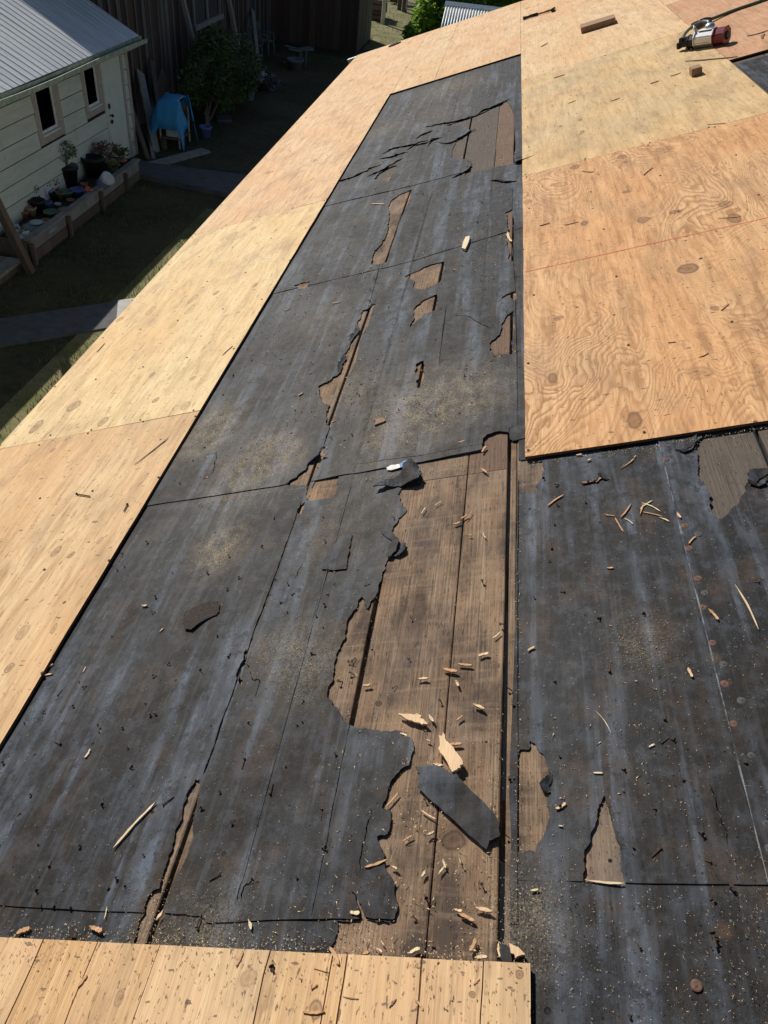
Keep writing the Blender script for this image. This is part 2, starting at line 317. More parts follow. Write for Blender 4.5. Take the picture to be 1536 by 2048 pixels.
def cream():
    t = T('cream_paint'); o = t.obj(); n = t.noise(t.map(o, (1, 1.2, 9)), 1.0, 5, 0.7); n2 = t.noise(o, 3.0, 5, 0.7)
    c = t.mix(t.rng(n, 0.35, 0.75), (0.68, 0.69, 0.60), (0.52, 0.54, 0.47)); c = t.mix(t.rng(n2, 0.58, 0.72, 0, 0.6), c, (0.40, 0.43, 0.35))
    n3 = t.noise(t.map(o, (6, 6, 6)), 1.0, 6, 0.75); c = t.mix(t.rng(n3, 0.68, 0.72, 0, 0.8), c, (0.20, 0.17, 0.13))
    t.col(c); t.rough(0.7); t.bump(n2, 0.2, 0.01); return t.m
M['cream'] = cream()
M['doorpaint'] = plain('door_paint', (0.68, 0.71, 0.62), 0.6, 0, 0.08, 5)
M['trim'] = plain('tan_trim', (0.46, 0.38, 0.33), 0.75, 0, 0.18, 12)
M['whitetrim'] = plain('white_trim', (0.72, 0.72, 0.68), 0.6, 0, 0.1, 12)
M['moss'] = plain('mossy_gutter', (0.40, 0.44, 0.36), 0.7, 0, 0.35, 9)
M['dark'] = plain('debris_and_joint_shade', (0.03, 0.03, 0.028), 0.9, 0, 0.5, 40)
gl = T('window_glass'); gl.col((0.085, 0.088, 0.10)); gl.rough(0.12); gl.b.inputs['Specular IOR Level'].default_value = 0.5; M['glass'] = gl.m
def galv(name, a, b):
    t = T(name); o = t.obj(); n = t.noise(t.map(o, (1.2, 8, 1)), 1.0, 5, 0.6); k = t.noise(o, 25, 3, 0.6)
    c = t.mix(t.rng(n, 0.3, 0.7), a, b); c = t.mix(t.rng(k, 0.6, 0.75, 0, 0.3), c, tuple(x*0.5 for x in a))
    t.col(c); t.rough(0.5); t.b.inputs['Metallic'].default_value = 0.25; t.bump(k, 0.08, 0.01); return t.m
M['galv'] = galv('galvanised_roof', (0.50, 0.53, 0.56), (0.70, 0.72, 0.72))
M['corrug'] = galv('corrugated_iron', (0.50, 0.53, 0.55), (0.66, 0.68, 0.68))
M['concrete'] = plain('concrete', (0.10, 0.10, 0.105), 0.85, 0, 0.25, 6)
M['soil'] = plain('soil', (0.055, 0.042, 0.032), 0.95, 0, 0.5, 25, 0.6)
def ground():
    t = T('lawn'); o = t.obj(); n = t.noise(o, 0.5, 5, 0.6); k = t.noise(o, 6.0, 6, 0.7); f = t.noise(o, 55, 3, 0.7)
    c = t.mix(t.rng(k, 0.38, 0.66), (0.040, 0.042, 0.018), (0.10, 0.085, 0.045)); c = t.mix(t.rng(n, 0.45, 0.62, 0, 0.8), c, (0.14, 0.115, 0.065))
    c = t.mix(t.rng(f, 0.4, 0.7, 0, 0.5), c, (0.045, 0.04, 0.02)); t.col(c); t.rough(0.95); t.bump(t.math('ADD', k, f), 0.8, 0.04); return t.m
M['ground'] = ground()
def leafm(name, a, b, tr=0.0):
    t = T(name); o = t.obj(); n = t.noise(o, 1.7, 3, 0.6); k = t.noise(o, 23, 2, 0.6)
    c = t.mix(t.rng(n, 0.35, 0.65), a, b); c = t.mix(t.rng(k, 0.4, 0.7, 0, 0.5), c, tuple(x*1.3 for x in b)); t.col(c); t.rough(0.6)
    if tr:
        tl = t.n('BsdfTranslucent'); t.set(tl.inputs[0], c); mx = t.n('MixShader'); mx.inputs[0].default_value = tr
        t.t.links.new(t.b.outputs[0], mx.inputs[1]); t.t.links.new(tl.outputs[0], mx.inputs[2])
        t.t.links.new(mx.outputs[0], t.t.nodes['Material Output'].inputs[0])
    return t.m
M['leafdark'] = leafm('bush_leaf', (0.035, 0.065, 0.018), (0.085, 0.13, 0.035))
M['leafvine'] = leafm('vine_leaf', (0.13, 0.25, 0.025), (0.30, 0.46, 0.07), 0.5)
M['leafred'] = leafm('reddish_leaf', (0.12, 0.05, 0.045), (0.22, 0.12, 0.09))
M['leafgreen'] = leafm('pot_leaf', (0.07, 0.10, 0.035), (0.15, 0.19, 0.07))
M['flower'] = plain('coral_flower', (0.75, 0.22, 0.18), 0.6)
M['grass'] = leafm('grass_blade', (0.06, 0.08, 0.02), (0.17, 0.165, 0.06))
def tarpm():
    t = T('blue_tarp'); o = t.obj(); wv = t.n('TexWave'); t.set(wv.inputs['Vector'], t.map(o, (0, 0, 1))); wv.inputs['Scale'].default_value = 9.0; wv.inputs['Distortion'].default_value = 1.5
    t.col(t.mix(t.rng(wv.outputs[0], 0.3, 0.8, 0, 0.5), (0.05, 0.30, 0.60), (0.28, 0.56, 0.72))); t.rough(0.45); return t.m
M['tarp'] = tarpm()
for k, c in dict(pot_blue=(0.10, 0.15, 0.36), pot_terracotta=(0.40, 0.17, 0.09), pot_tan=(0.42, 0.30, 0.20), pot_green=(0.12, 0.20, 0.15), pot_white=(0.50, 0.52, 0.52),
                 pot_lilac=(0.42, 0.32, 0.68), pot_paleblue=(0.22, 0.29, 0.36), plastic_green=(0.13, 0.17, 0.155), grey_bag=(0.15, 0.155, 0.17), brown_box=(0.20, 0.13, 0.08)).items():
    M[k] = plain(k, c, 0.55, 0, 0.15, 10)
M['gatesteel'] = plain('gate_steel', (0.55, 0.56, 0.57), 0.4, 0.6, 0.15, 10)

# ------------------------------------------------------------------ object helpers
def thing(name, label, cat, loc=(0, 0, 0), group=None, mat=None):
    o = bpy.data.objects.new(name, None); C.objects.link(o)
    o.empty_display_size = 0.1
    if mat is not None: o.matrix_world = mat
    else: o.location = loc
    o['label'] = label; o['category'] = cat
    if group: o['group'] = group
    return o
def mesh(name, verts, faces, mat, smooth=False, mats=None, fm=None):
    me = bpy.data.meshes.new(name); me.from_pydata([tuple(v) for v in verts], [], faces); me.update()
    if mats:
        for m in mats: me.materials.append(m)
        if fm is not None: me.polygons.foreach_set('material_index', fm)
    else: me.materials.append(mat)
    if smooth: me.polygons.foreach_set('use_smooth', [True]*len(me.polygons))
    return me
def fixn(me):
    bm = bmesh.new(); bm.from_mesh(me); bmesh.ops.recalc_face_normals(bm, faces=bm.faces); bm.to_mesh(me); bm.free(); return me
def put(name, me, parent=None, mw=None, label=None, cat=None, group=None, kind=None):
    o = bpy.data.objects.new(name, me); C.objects.link(o)
    if parent is not None:
        o.parent = parent
        if mw is not None: o.matrix_basis = WM[parent.name].inverted() @ mw if parent.name in WM else mw
    elif mw is not None: o.matrix_world = mw
    if label: o['label'] = label
    if cat: o['category'] = cat
    if group: o['group'] = group
    if kind: o['kind'] = kind
    return o
WM = {}     # world matrices of Empties whose parts are given in world or roof coordinates
BOXF = [(0, 3, 2, 1), (4, 5, 6, 7), (0, 1, 5, 4), (1, 2, 6, 5), (2, 3, 7, 6), (3, 0, 4, 7)]
def boxv(a, b):
    x0, y0, z0 = a; x1, y1, z1 = b
    return [(x0, y0, z0), (x1, y0, z0), (x1, y1, z0), (x0, y1, z0), (x0, y0, z1), (x1, y0, z1), (x1, y1, z1), (x0, y1, z1)]
class MB:
    def __init__(s): s.v = []; s.f = []
    def add(s, v, f):
        k = len(s.v); s.v += [tuple(q) for q in v]; s.f += [tuple(i+k for i in q) for q in f]; return s
    def box(s, a, b, m=None):
        v = boxv(a, b)
        if m is not None: v = [m @ Vector(q) for q in v]
        return s.add(v, BOXF)
    def cyl(s, p, q, r0, r1=None, n=10, caps=True):
        p = Vector(p); q = Vector(q); r1 = r0 if r1 is None else r1
        d = (q-p).normalized(); a = d.orthogonal().normalized(); b = d.cross(a); v = []; f = []
        for i in range(n):
            an = 2*math.pi*i/n; e = a*math.cos(an)+b*math.sin(an); v.append(p+e*r0); v.append(q+e*r1)
        for i in range(n):
            j = (i+1) % n; f.append((2*i, 2*j, 2*j+1, 2*i+1))
        if caps: f.append(tuple(2*i for i in range(n))[::-1]); f.append(tuple(2*i+1 for i in range(n)))
        return s.add(v, f)
    def tube(s, pts, r, n=8):
        pts = [Vector(p) for p in pts]; rings = []; v = []; f = []
        rr = r if isinstance(r, (list, tuple)) else [r]*len(pts)
        ref = None
        for i, p in enumerate(pts):
            d = (pts[min(i+1, len(pts)-1)]-pts[max(i-1, 0)]).normalized()
            a = (d.orthogonal() if ref is None else (ref-d*ref.dot(d))).normalized(); ref = a; b = d.cross(a)
            for k in range(n):
                an = 2*math.pi*k/n; v.append(p+(a*math.cos(an)+b*math.sin(an))*rr[i])
        for i in range(len(pts)-1):
            for k in range(n):
                l = (k+1) % n; f.append((i*n+k, i*n+l, (i+1)*n+l, (i+1)*n+k))
        f.append(tuple(range(n))[::-1]); f.append(tuple((len(pts)-1)*n+k for k in range(n)))
        return s.add(v, f)
    def lathe(s, prof, c=(0, 0, 0), n=16):
        v = []; f = []
        for r, z in prof:
            for k in range(n):
                a = 2*math.pi*k/n; v.append((c[0]+r*math.cos(a), c[1]+r*math.sin(a), c[2]+z))
        for i in range(len(prof)-1):
            for k in range(n):
                l = (k+1) % n; f.append((i*n+k, i*n+l, (i+1)*n+l, (i+1)*n+k))
        f.append(tuple(range(n))[::-1]); f.append(tuple((len(prof)-1)*n+k for k in range(n)))
        return s.add(v, f)
    def prism(s, poly, z0, z1, m=None):
        n = len(poly); v = [(x, y, z0) for x, y in poly]+[(x, y, z1) for x, y in poly]
        if m is not None: v = [m @ Vector(q) for q in v]
        f = [tuple(range(n))[::-1], tuple(range(n, 2*n))]+[(i, (i+1) % n, n+(i+1) % n, n+i) for i in range(n)]
        return s.add(v, f)
    def me(s, name, mat, smooth=False, bevel=0.0):
        m = mesh(name, s.v, s.f, mat, smooth); bm = bmesh.new(); bm.from_mesh(m)
        if bevel: bmesh.ops.bevel(bm, geom=list(bm.edges), offset=bevel, segments=2, affect='EDGES', clamp_overlap=True)
        bmesh.ops.recalc_face_normals(bm, faces=bm.faces); bm.to_mesh(m); bm.free(); return m

# ------------------------------------------------------------------ THE SETTING
g = MB(); NX, NY = 40, 60
gv = []
for j in range(NY+1):
    for i in range(NX+1):
        x = -60+120*i/NX; y = -20+200*j/NY; gv.append((x, y, 0.0))
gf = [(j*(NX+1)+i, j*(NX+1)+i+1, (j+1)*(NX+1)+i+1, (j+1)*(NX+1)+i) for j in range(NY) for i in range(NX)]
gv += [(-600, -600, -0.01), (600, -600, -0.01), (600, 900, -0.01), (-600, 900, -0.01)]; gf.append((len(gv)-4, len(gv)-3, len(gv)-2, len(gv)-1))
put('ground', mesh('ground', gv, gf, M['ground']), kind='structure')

def slab(name, pts, h, mat, z0=-0.05):
    return put(name, MB().prism([(p[0], p[1]) for p in pts], z0, h).me(name, mat, bevel=0.01), kind='structure')
a, b, c_, d_ = gz(0, 640), gz(265, 600), gz(205, 660), gz(0, 690)
dr = (b-a).normalized(); nr = Vector((-dr.y, dr.x, 0))
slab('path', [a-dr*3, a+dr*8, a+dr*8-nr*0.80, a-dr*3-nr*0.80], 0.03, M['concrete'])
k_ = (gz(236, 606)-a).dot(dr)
put('sunlit_path_slab', MB().prism([tuple((a+dr*(k_+q0_)+nr*q1_)[:2]) for q0_, q1_ in ((.01, -.01), (3.2, -.01), (3.2, -.79), (-.25, -.79))], .0, .037).me('sunlit_path_slab', plain('sunlit_concrete', (0.45, 0.44, 0.41), .85, 0, .12, 6)), kind='structure')  # sunlit path end: the sunlight is put into a paler concrete colour
p0, p1, p2, p3 = gz(268, 320, .10), gz(262, 345, .10), gz(480, 392, .10), gz(515, 352, .10)
e = (p2-p1).normalized(); e2 = (p3-p0).normalized()
slab('walkway', [p0, p1, p1+e*5.0, p0+e2*5.0], 0.10, M['concrete'])

pm = T('sunlit_pasture'); po = pm.obj(); pn = pm.noise(po, 1.2, 6, .7); pf = pm.noise(po, 30, 3, .7)
pc = pm.mix(pm.rng(pn, .38, .62), (0.12, 0.135, 0.04), (0.27, 0.225, 0.11)); pm.col(pm.mix(pm.rng(pf, .4, .7, 0, .5), pc, (0.07, 0.075, 0.03))); pm.rough(.95); pm.bump(pn, .6, .05)
put('sunlit_pasture', MB().add([(-4.9, 33.0, .004), (12, 33.0, .004), (12, 75, .004), (-16, 75, .004), (-16, 36, .004), (-4.9, 35.8, .004)], [(0, 1, 2, 3, 4, 5)]).me('sunlit_pasture', pm.m), kind='structure')  # lighter grass colour, sunlight on the far field painted in
put('sunlit_verge', MB().add([(-5.35, 4.0, .004), (-1.3, 4.0, .004), (-1.3, 14.5, .004), (-5.1, 14.5, .004)], [(0, 1, 2, 3)]).me('sunlit_verge', pm.m), kind='structure')  # same lighter grass, paints the sunlit strip along the eave
# grass tufts in the yard
gvv, gff = [], []
def blades(n, x0, x1, y0, y1, h0, h1):
    for _ in range(n):
        x = random.uniform(x0, x1); y = random.uniform(y0, y1)
        if noise.noise(Vector((x*0.8, y*0.8, 0)))+random.uniform(-.5, .5) < -0.1: continue
        q = Vector((x, y, 0))-a
        if -0.85 < q.dot(nr) < 0.05: continue
        if 15.2 < y < 17.2 and x < -3: continue
        h = random.uniform(h0, h1); an = random.uniform(0, 6.28); dx, dy = math.cos(an)*0.006, math.sin(an)*0.006
        lx, ly = random.uniform(-.4, .4)*h, random.uniform(-.4, .4)*h; k = len(gvv)
        gvv.extend([(x-dx, y-dy, 0), (x+dx, y+dy, 0), (x+lx, y+ly, h)]); gff.append((k, k+1, k+2))
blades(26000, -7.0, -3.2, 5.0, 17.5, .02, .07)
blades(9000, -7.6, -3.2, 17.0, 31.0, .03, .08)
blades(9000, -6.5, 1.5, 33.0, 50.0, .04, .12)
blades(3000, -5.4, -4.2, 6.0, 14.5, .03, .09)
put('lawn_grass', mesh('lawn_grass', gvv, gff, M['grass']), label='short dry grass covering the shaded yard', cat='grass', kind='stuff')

# ------------------------------------------------------------------ THE HOUSE ROOF
HL = Vector((0.0, 4.0, 0.0))
house = thing('house', 'house in the foreground, roof stripped to torn black felt, bare boards and plywood', 'house', HL)
WM['house'] = Matrix.Translation(HL)
U0, U1, V0, V1 = -1.6, 11.335, -2.388, 4.6
WTOP = 0.014; WBOT = 0.0055
K_ = (CW-WTOP)/CW      # sheet corners were surveyed on the felt plane; their tops sit WTOP higher

def plank_me(u0, u1, v0, v1, w0, w1, mat=None):
    # long board with softened top edges and a slightly uneven edge line
    n = max(2, int((u1-u0)/0.25)); v = []; f = []
    s1, s2 = random.uniform(0, 99), random.uniform(0, 99)
    for i in range(n+1):
        u = u0+(u1-u0)*i/n
        j0 = noise.noise(Vector((u*2.3, s1, 0)))*0.0022; j1 = noise.noise(Vector((u*2.3, s2, 0)))*0.0022
        for (vv, ww) in ((v0+j0, w0), (v0+j0, w1-0.0015), (v0+j0+0.002, w1), (v1+j1-0.002, w1), (v1+j1, w1-0.0015), (v1+j1, w0)): v.append((u, vv, ww))
    for i in range(n):
        for k in range(6): l = (k+1) % 6; f.append((i*6+k, i*6+l, (i+1)*6+l, (i+1)*6+k))
    f.append(tuple(range(6))); f.append(tuple(n*6+k for k in range(6))[::-1])
    return fixn(mesh('plank', v, f, mat or M['board']))
rows = [(-2.38, -2.11), (-2.10, -1.67), (-1.66, -1.39), (-1.385, -1.115), (-1.11, -0.834), (-0.824, -0.686), (-0.682, -0.5425), (-0.5315, -0.3440), (-0.3410, -0.2345),
        (-0.2250, -0.2095), (-0.2075, 0.078), (0.082, 0.368), (0.378, 0.66), (0.665, 0.94), (0.945, 1.22), (1.225, 1.5), (1.505, 1.78), (1.785, 2.06), (2.065, 2.34)]
joints = {7: [1.577, 4.3], 8: [1.577, 4.35], 6: [0.4425, 3.3], 5: [2.9], 9: [3.0], 10: [2.4], 4: [0.9, 4.8], 11: [1.9], 12: [3.6], 13: [1.2], 3: [3.9]}
for i, (a0, a1) in enumerate(rows):
    uend = 8.1 if a0 < 1.0 else 5.7
    cuts = [-1.5]+joints.get(i, [2.2+0.3*(i % 5)])+[uend]
    for k in range(len(cuts)-1):
        wt = -0.003-random.uniform(0, 0.0012)
        put('plank', plank_me(cuts[k]+0.0012, cuts[k+1]-0.0012, a0, a1, -0.024, wt, M['board_grey'] if (cuts[k] > 3.2 or i in (11, 12, 13) or (i in (7, 8) and k == 1 and i == 8)) else None), house, MR)
for k in range(14):
    u = -1.2+k*0.61
    put('rafter', MB().box((u-.02, -2.3, -0.17), (u+.02, 2.6 if u < 5.8 else 1.0, -0.0245)).me('rafter', M['board']), house, MR)

# plywood sheets
def sheet(u0, u1, v0, v1, mat, label=None, wt=WTOP):
    n = max(4, int((u1-u0)/0.12)); m_ = max(4, int((v1-v0)/0.12)); s = random.uniform(0, 99)
    u0, u1, v0, v1 = u0*K_, u1*K_, v0*K_, v1*K_
    g0 = 0.0012; u0 += g0; u1 -= g0; v0 += g0; v1 -= g0
    v = []; f = []; fm = []
    def jg(t, k): return noise.noise(Vector((t*7, s+k, 0)))*0.0022
    for i in range(n+1):
        for j in range(m_+1):
            u = u0+(u1-u0)*i/n; vv = v0+(v1-v0)*j/m_
            if i == 0: u += jg(vv, 1)
            if i == n: u += jg(vv, 2)
            if j == 0: vv += jg(u, 3)
            if j == m_: vv += jg(u, 4)
            w = wt+noise.noise(Vector((u*1.7+s, vv*1.7, 0)))*0.0008
            v.append((u, vv, w))
    for i in range(n):
        for j in range(m_): f.append((i*(m_+1)+j, i*(m_+1)+j+1, (i+1)*(m_+1)+j+1, (i+1)*(m_+1)+j)); fm.append(0)
    ring = [(i, 0) for i in range(n+1)]+[(n, j) for j in range(1, m_+1)]+[(i, m_) for i in range(n-1, -1, -1)]+[(0, j) for j in range(m_-1, 0, -1)]
    k0 = len(v)
    for (i, j) in ring:
        q = v[i*(m_+1)+j]; v.append((q[0], q[1], WBOT+(wt-WTOP)))
    for k in range(len(ring)):
        l = (k+1) % len(ring); A = ring[k][0]*(m_+1)+ring[k][1]; B = ring[l][0]*(m_+1)+ring[l][1]
        f.append((A, B, k0+l, k0+k)); fm.append(1)
    f.append(tuple(range(k0, len(v)))); fm.append(1)
    me = fixn(mesh('plywood_sheet', v, f, None, mats=[mat, M['ply_core']], fm=fm))
    return put('plywood_sheet', me, house, MR, label=label)
EV = -1.41
sheet(U0, 2.222, V0, EV, M['ply_near'], 'honey coloured plywood sheet nearest the camera along the eave')
sheet(2.222, 4.657, V0, EV, M['ply_pale'], 'pale yellow plywood sheet second along the eave')
sheet(4.657, 7.665, V0, EV, M['ply_pink'], 'pinkish plywood sheet third along the eave')
sheet(7.665, U1, V0, EV+.012, M['ply_far'], 'plywood sheet at the far eave corner')
sheet(7.665, U1, EV+.012, -0.985, M['ply_top'])
sheet(7.665, U1, -0.985, -0.186, M['ply_far'])
sheet(1.612, 4.083, -0.186, 1.05, M['ply_orange'], 'orange plywood sheet with wild flame grain and a red chalk line')
sheet(4.083, 6.517, -0.186, 1.05, M['ply_olive'], 'olive stained plywood sheet with a small block on it')
sheet(6.517, 8.955, -0.186, 1.05, M['ply_top'])
sheet(8.955, U1, -0.186, 1.05, M['ply_far'])
sheet(5.30, 7.843, 1.05, 2.27, M['ply_rust'], 'reddish stained plywood sheet under the air hose')
sheet(7.843, U1, 1.05, 2.27, M['ply_far'])
sheet(5.30, 7.843, 2.27, 3.49, M['ply_pink'])
sheet(7.843, U1, 2.27, 3.49, M['ply_top'])
sheet(U0, 5.30, 2.30, 3.49, M['ply_top'])
# bottom sheet: core plus veneer strips with open cracks between
VB0, VB1, UB = -1.408*K_, -0.1855*K_, 0.389*K_
put('plywood_sheet', MB().box((U0, VB0, WBOT), (UB-.0015, VB1-.001, WTOP-0.0025)).me('plywood_sheet', M['ply_core']), house, MR, label='coarse grained plywood sheet with splits along the bottom of the view')
seams = []
for (xa, ya), wd_ in [(Z(0, 1560, 2.56, [(215, 830)])[0], .0050), (Z(0, 1560, 2.56, [(490, 845)])[0], .0040), (Z(0, 1560, 2.56, [(806, 870)])[0], .0026), (Z(560, 1560, 2.844, [(-60, 990)])[0], .0040),
                (Z(560, 1560, 2.844, [(297, 1003)])[0], .0036), (Z(560, 1560, 2.844, [(381, 1010)])[0], .0044), (Z(560, 1560, 2.844, [(812, 1028)])[0], .0040), (Z(560, 1560, 2.844, [(1156, 1040)])[0], .0026)]:
    seams.append((at(xa, ya, WTOP)[1], wd_))
seams.sort(); prev = VB0; pw = 0.0
for sv, sw in seams+[(VB1, 0.0)]:
    n = 60; v = []; f = []; s1, s2 = prev*77, sv*77
    if sw == 0: s2 = 5.5
    for i in range(n+1):
        u = U0+(UB-U0)*i/n
        j0 = (noise.noise(Vector((u*9, s1, 0)))*0.0028+noise.noise(Vector((u*40, s1, 0)))*0.0012) if prev > VB0 else 0
        j1 = (noise.noise(Vector((u*9, s2, 0)))*0.0028+noise.noise(Vector((u*40, s2, 0)))*0.0012) if sw > 0 else noise.noise(Vector((u*9, 3, 0)))*.0008
        ue = u+(noise.noise(Vector((sv*30, 1, 1)))*0.002 if i == n else 0)
        fade = 0.6+0.4*noise.noise(Vector((u*4, s1, 3)))
        for vv, ww in ((prev+pw/2*fade+j0, WTOP-.0026), (prev+pw/2*fade+j0, WTOP), (sv-sw/2*fade+j1, WTOP), (sv-sw/2*fade+j1, WTOP-.0026)): v.append((ue, vv, ww))
    for i in range(n):
        for k in range(4): l = (k+1) % 4; f.append((i*4+k, i*4+l, (i+1)*4+l, (i+1)*4+k))
    f.append((0, 1, 2, 3)); f.append((n*4+3, n*4+2, n*4+1, n*4))
    put('veneer_strip', fixn(mesh('veneer_strip', v, f, M['ply_bottom'])), house, MR)
    prev, pw = sv, sw
# chalk line on the orange sheet (print, a thin raised sheet of dust)
ct = T('red_chalk'); ct.col((0.62, 0.16, 0.10)); ct.rough(0.9)
al = ct.noise(ct.map(ct.obj(), (60, 14, 1)), 1.0, 5, 0.7); tb = ct.n('BsdfTransparent'); mx = ct.n('MixShader'); ct.set(mx.inputs[0], ct.rng(al, 0.25, 0.65, 0.25, 0.9))
ct.t.links.new(tb.outputs[0], mx.inputs[1]); ct.t.links.new(ct.b.outputs[0], mx.inputs[2]); ct.t.links.new(mx.outputs[0], ct.t.nodes['Material Output'].inputs[0])
v = []; f = []
for i in range(41):
    vv = (-0.182+1.228*i/40)*K_; u = 2.842*K_+0.004*vv
    w = WTOP+0.0011
    v += [(u-0.0034, vv, w), (u+0.0034, vv, w)]
f = [(2*i, 2*i+1, 2*i+3, 2*i+2) for i in range(40)]
put('chalk_line', mesh('chalk_line', v, f, ct.m), house, MR)

# fascia, rake board, walls
V0H, U1H = V0*K_, U1*K_
put('fascia', MB().box((U0, V0H-0.024, -0.17), (U1H-.03, V0H-0.003, 0.003)).me('fascia', M['darkwood']), house, MR)
put('rake_board', MB().box((U1H-0.028, V0H-0.14, -0.16), (U1H-.003, 3.4, 0.0045)).me('rake_board', M['greywood'], bevel=.002), house, MR)
put('rake_flashing', MB().box((U1H-0.10, V0H-0.13, 0.0047), (U1H-0.003, V0H-0.001, 0.0085)).me('rake_flashing', M['galv']), house, MR)
put('wall', MB().box((-1.25, -1.4, -0.3), (4.0, 11.1, 3.35)).me('wall', M['cream']), house, Matrix())

# ------------------------------------------------------------------ FELT
def jag(poly, amp=0.004, levels=3, closed=True, seed=0):
    rr = random.Random(seed+len(poly)); pts = [Vector((p[0], p[1])) for p in poly]
    for lv in range(levels):
        out = []; n = len(pts); rngn = n if closed else n-1
        for i in range(rngn):
            p, q = pts[i], pts[(i+1) % n]; out.append(p); L = (q-p).length
            if L > 0.007:
                m = (p+q)/2; d = (q-p).normalized(); o = Vector((-d.y, d.x))
                out.append(m+o*rr.gauss(0, min(L*0.10, amp)))
        if not closed: out.append(pts[-1])
        pts = out; amp *= 0.6
    return [(p.x, p.y) for p in pts]
def pxpoly(pts): return [at(x, y, 0.0) for x, y in pts]
z2 = lambda pts: Z(560, 600, 2.954, pts)
z1 = lambda pts: Z(560, 160, 2.954, pts)
z3 = lambda pts: Z(1000, 840, 2.866, pts)
z4 = lambda pts: Z(560, 1100, 2.844, pts)
z5 = lambda pts: Z(560, 1560, 2.844, pts)
z6 = lambda pts: Z(0, 1560, 2.56, pts)
z7 = lambda pts: Z(1000, 1440, 2.866, pts)
holes = []
def hole(pts, tag='abcde', amp=0.0045, lv=4): holes.append((jag(pxpoly(pts), amp, lv, True, len(holes)), tag))
# the long tear beside the open gap
hole(z2([(556, 22), (520, 55), (485, 65), (475, 110), (455, 150), (445, 210), (420, 250), (405, 290), (380, 320), (365, 380), (355, 430), (310, 460), (270, 490), (225, 515), (240, 570), (265, 620), (295, 625), (275, 660), (270, 720), (290, 748),
         (303, 745), (330, 650), (392, 490), (455, 330), (520, 150), (566, 28)]), 'cd')
hole(z2([(262, 866), (235, 885), (215, 910), (205, 935), (165, 970), (155, 1005), (100, 1050), (50, 1085), (20, 1096), (160, 1092), (150, 1150), (120, 1220), (98, 1250), (125, 1268), (150, 1190), (182, 1085), (205, 1035), (240, 960), (268, 870)]), 'bc')
hole(z2([(205, 1065), (350, 1040), (345, 1100), (325, 1170), (160, 1182)]), 'b')
hole(z1([(780, 645), (740, 665), (700, 680), (660, 710), (640, 760), (645, 820), (640, 870), (620, 940), (590, 980), (560, 1010), (540, 1095), (590, 1090), (635, 1078), (690, 900), (745, 760)]))
hole(z1([(735, 1165), (790, 1135), (870, 1100), (930, 1080), (970, 1075), (965, 1140), (950, 1190), (915, 1215), (860, 1245), (825, 1240), (790, 1225), (795, 1190)]))
hole(z1([(930, 1265), (880, 1285), (830, 1315), (800, 1340), (790, 1400), (775, 1440), (770, 1465), (810, 1425), (850, 1385), (920, 1360), (935, 1310)]))
hole(z1([(555, 590), (585, 555), (620, 530), (690, 505), (680, 540), (640, 605), (600, 590)]))
hole(z1([(1155, 213), (1090, 235), (985, 272), (1060, 268), (1130, 300), (1080, 335), (1040, 365), (1015, 465), (1112, 470), (1120, 490), (1090, 562), (1250, 522), (1388, 490), (1385, 300), (1375, 190), (1340, 125), (1290, 145), (1230, 178)]))
hole(z1([(1375, 760), (1330, 785), (1345, 830), (1350, 880), (1340, 920), (1350, 1000), (1345, 1060), (1378, 1075), (1380, 900)]))
hole(z1([(80, 1215), (130, 1200), (180, 1190), (145, 1235), (100, 1225)]))
hole(z2([(1385, 60), (1330, 110), (1300, 200), (1255, 240), (1235, 300), (1260, 325), (1370, 325), (1380, 200)]))
hole(z2([(850, 360), (810, 380), (800, 430), (820, 460), (805, 480), (820, 530), (832, 500), (850, 430), (856, 400)]))
hole(z2([(1200, 850), (1205, 822), (1250, 795), (1300, 780), (1352, 788), (1349, 900), (1200, 905)]), 'c')
hole(z1([(1335, 1290), (1320, 1300), (1310, 1285), (1370, 1255), (1388, 1250), (1385, 1310)]))
# the big bare area
Mh = z2([(790, 958), (830, 1000), (842, 1050), (825, 1090), (770, 1105), (720, 1110), (695, 1150), (715, 1195), (740, 1225), (735, 1260), (700, 1290), (680, 1330), (660, 1370), (690, 1400), (705, 1440), (690, 1500), (660, 1530)]) + \
     z4([(655, 40), (620, 50), (600, 100), (580, 160), (560, 220), (545, 265), (500, 335), (482, 310), (470, 252), (445, 290), (430, 340), (400, 380), (370, 480), (345, 560), (320, 620), (300, 720), (275, 780), (275, 850), (300, 890), (340, 920), (355, 960), (400, 1000), (460, 1020), (560, 1025), (640, 1035), (700, 1040), (745, 1070), (762, 1110), (745, 1190), (735, 1230), (680, 1265), (640, 1310), (615, 1380), (600, 1430)]) + \
     z5([(590, 130), (580, 160), (630, 175), (635, 230), (625, 290), (600, 320), (555, 325), (580, 390), (600, 430), (600, 500), (640, 560), (660, 600), (655, 660), (670, 700), (655, 790), (520, 790), (470, 745), (445, 690), (405, 632), (440, 700), (455, 770), (452, 796), (325, 800), (325, 870), (310, 920), (285, 960), (300, 1030), (400, 1060), (1310, 1080)]) + \
     [(1021, 1890), (1032, 1240), (1040, 930), (1042, 880), (1000, 880)]
hole(Mh, 'ab', 0.0035, 3)
hole(z7([(88, 205), (110, 200), (115, 170), (165, 170), (172, 120), (210, 160), (250, 200), (270, 260), (295, 320), (265, 380), (285, 420), (270, 470), (275, 580), (265, 620), (240, 680), (205, 760), (170, 745), (60, 740), (60, 205)]), 'r')
hole(z7([(600, 435), (580, 480), (560, 530), (520, 700), (495, 740), (487, 840), (480, 935), (600, 938), (718, 938), (690, 780), (655, 640), (625, 530)]), 'r', 0.002)
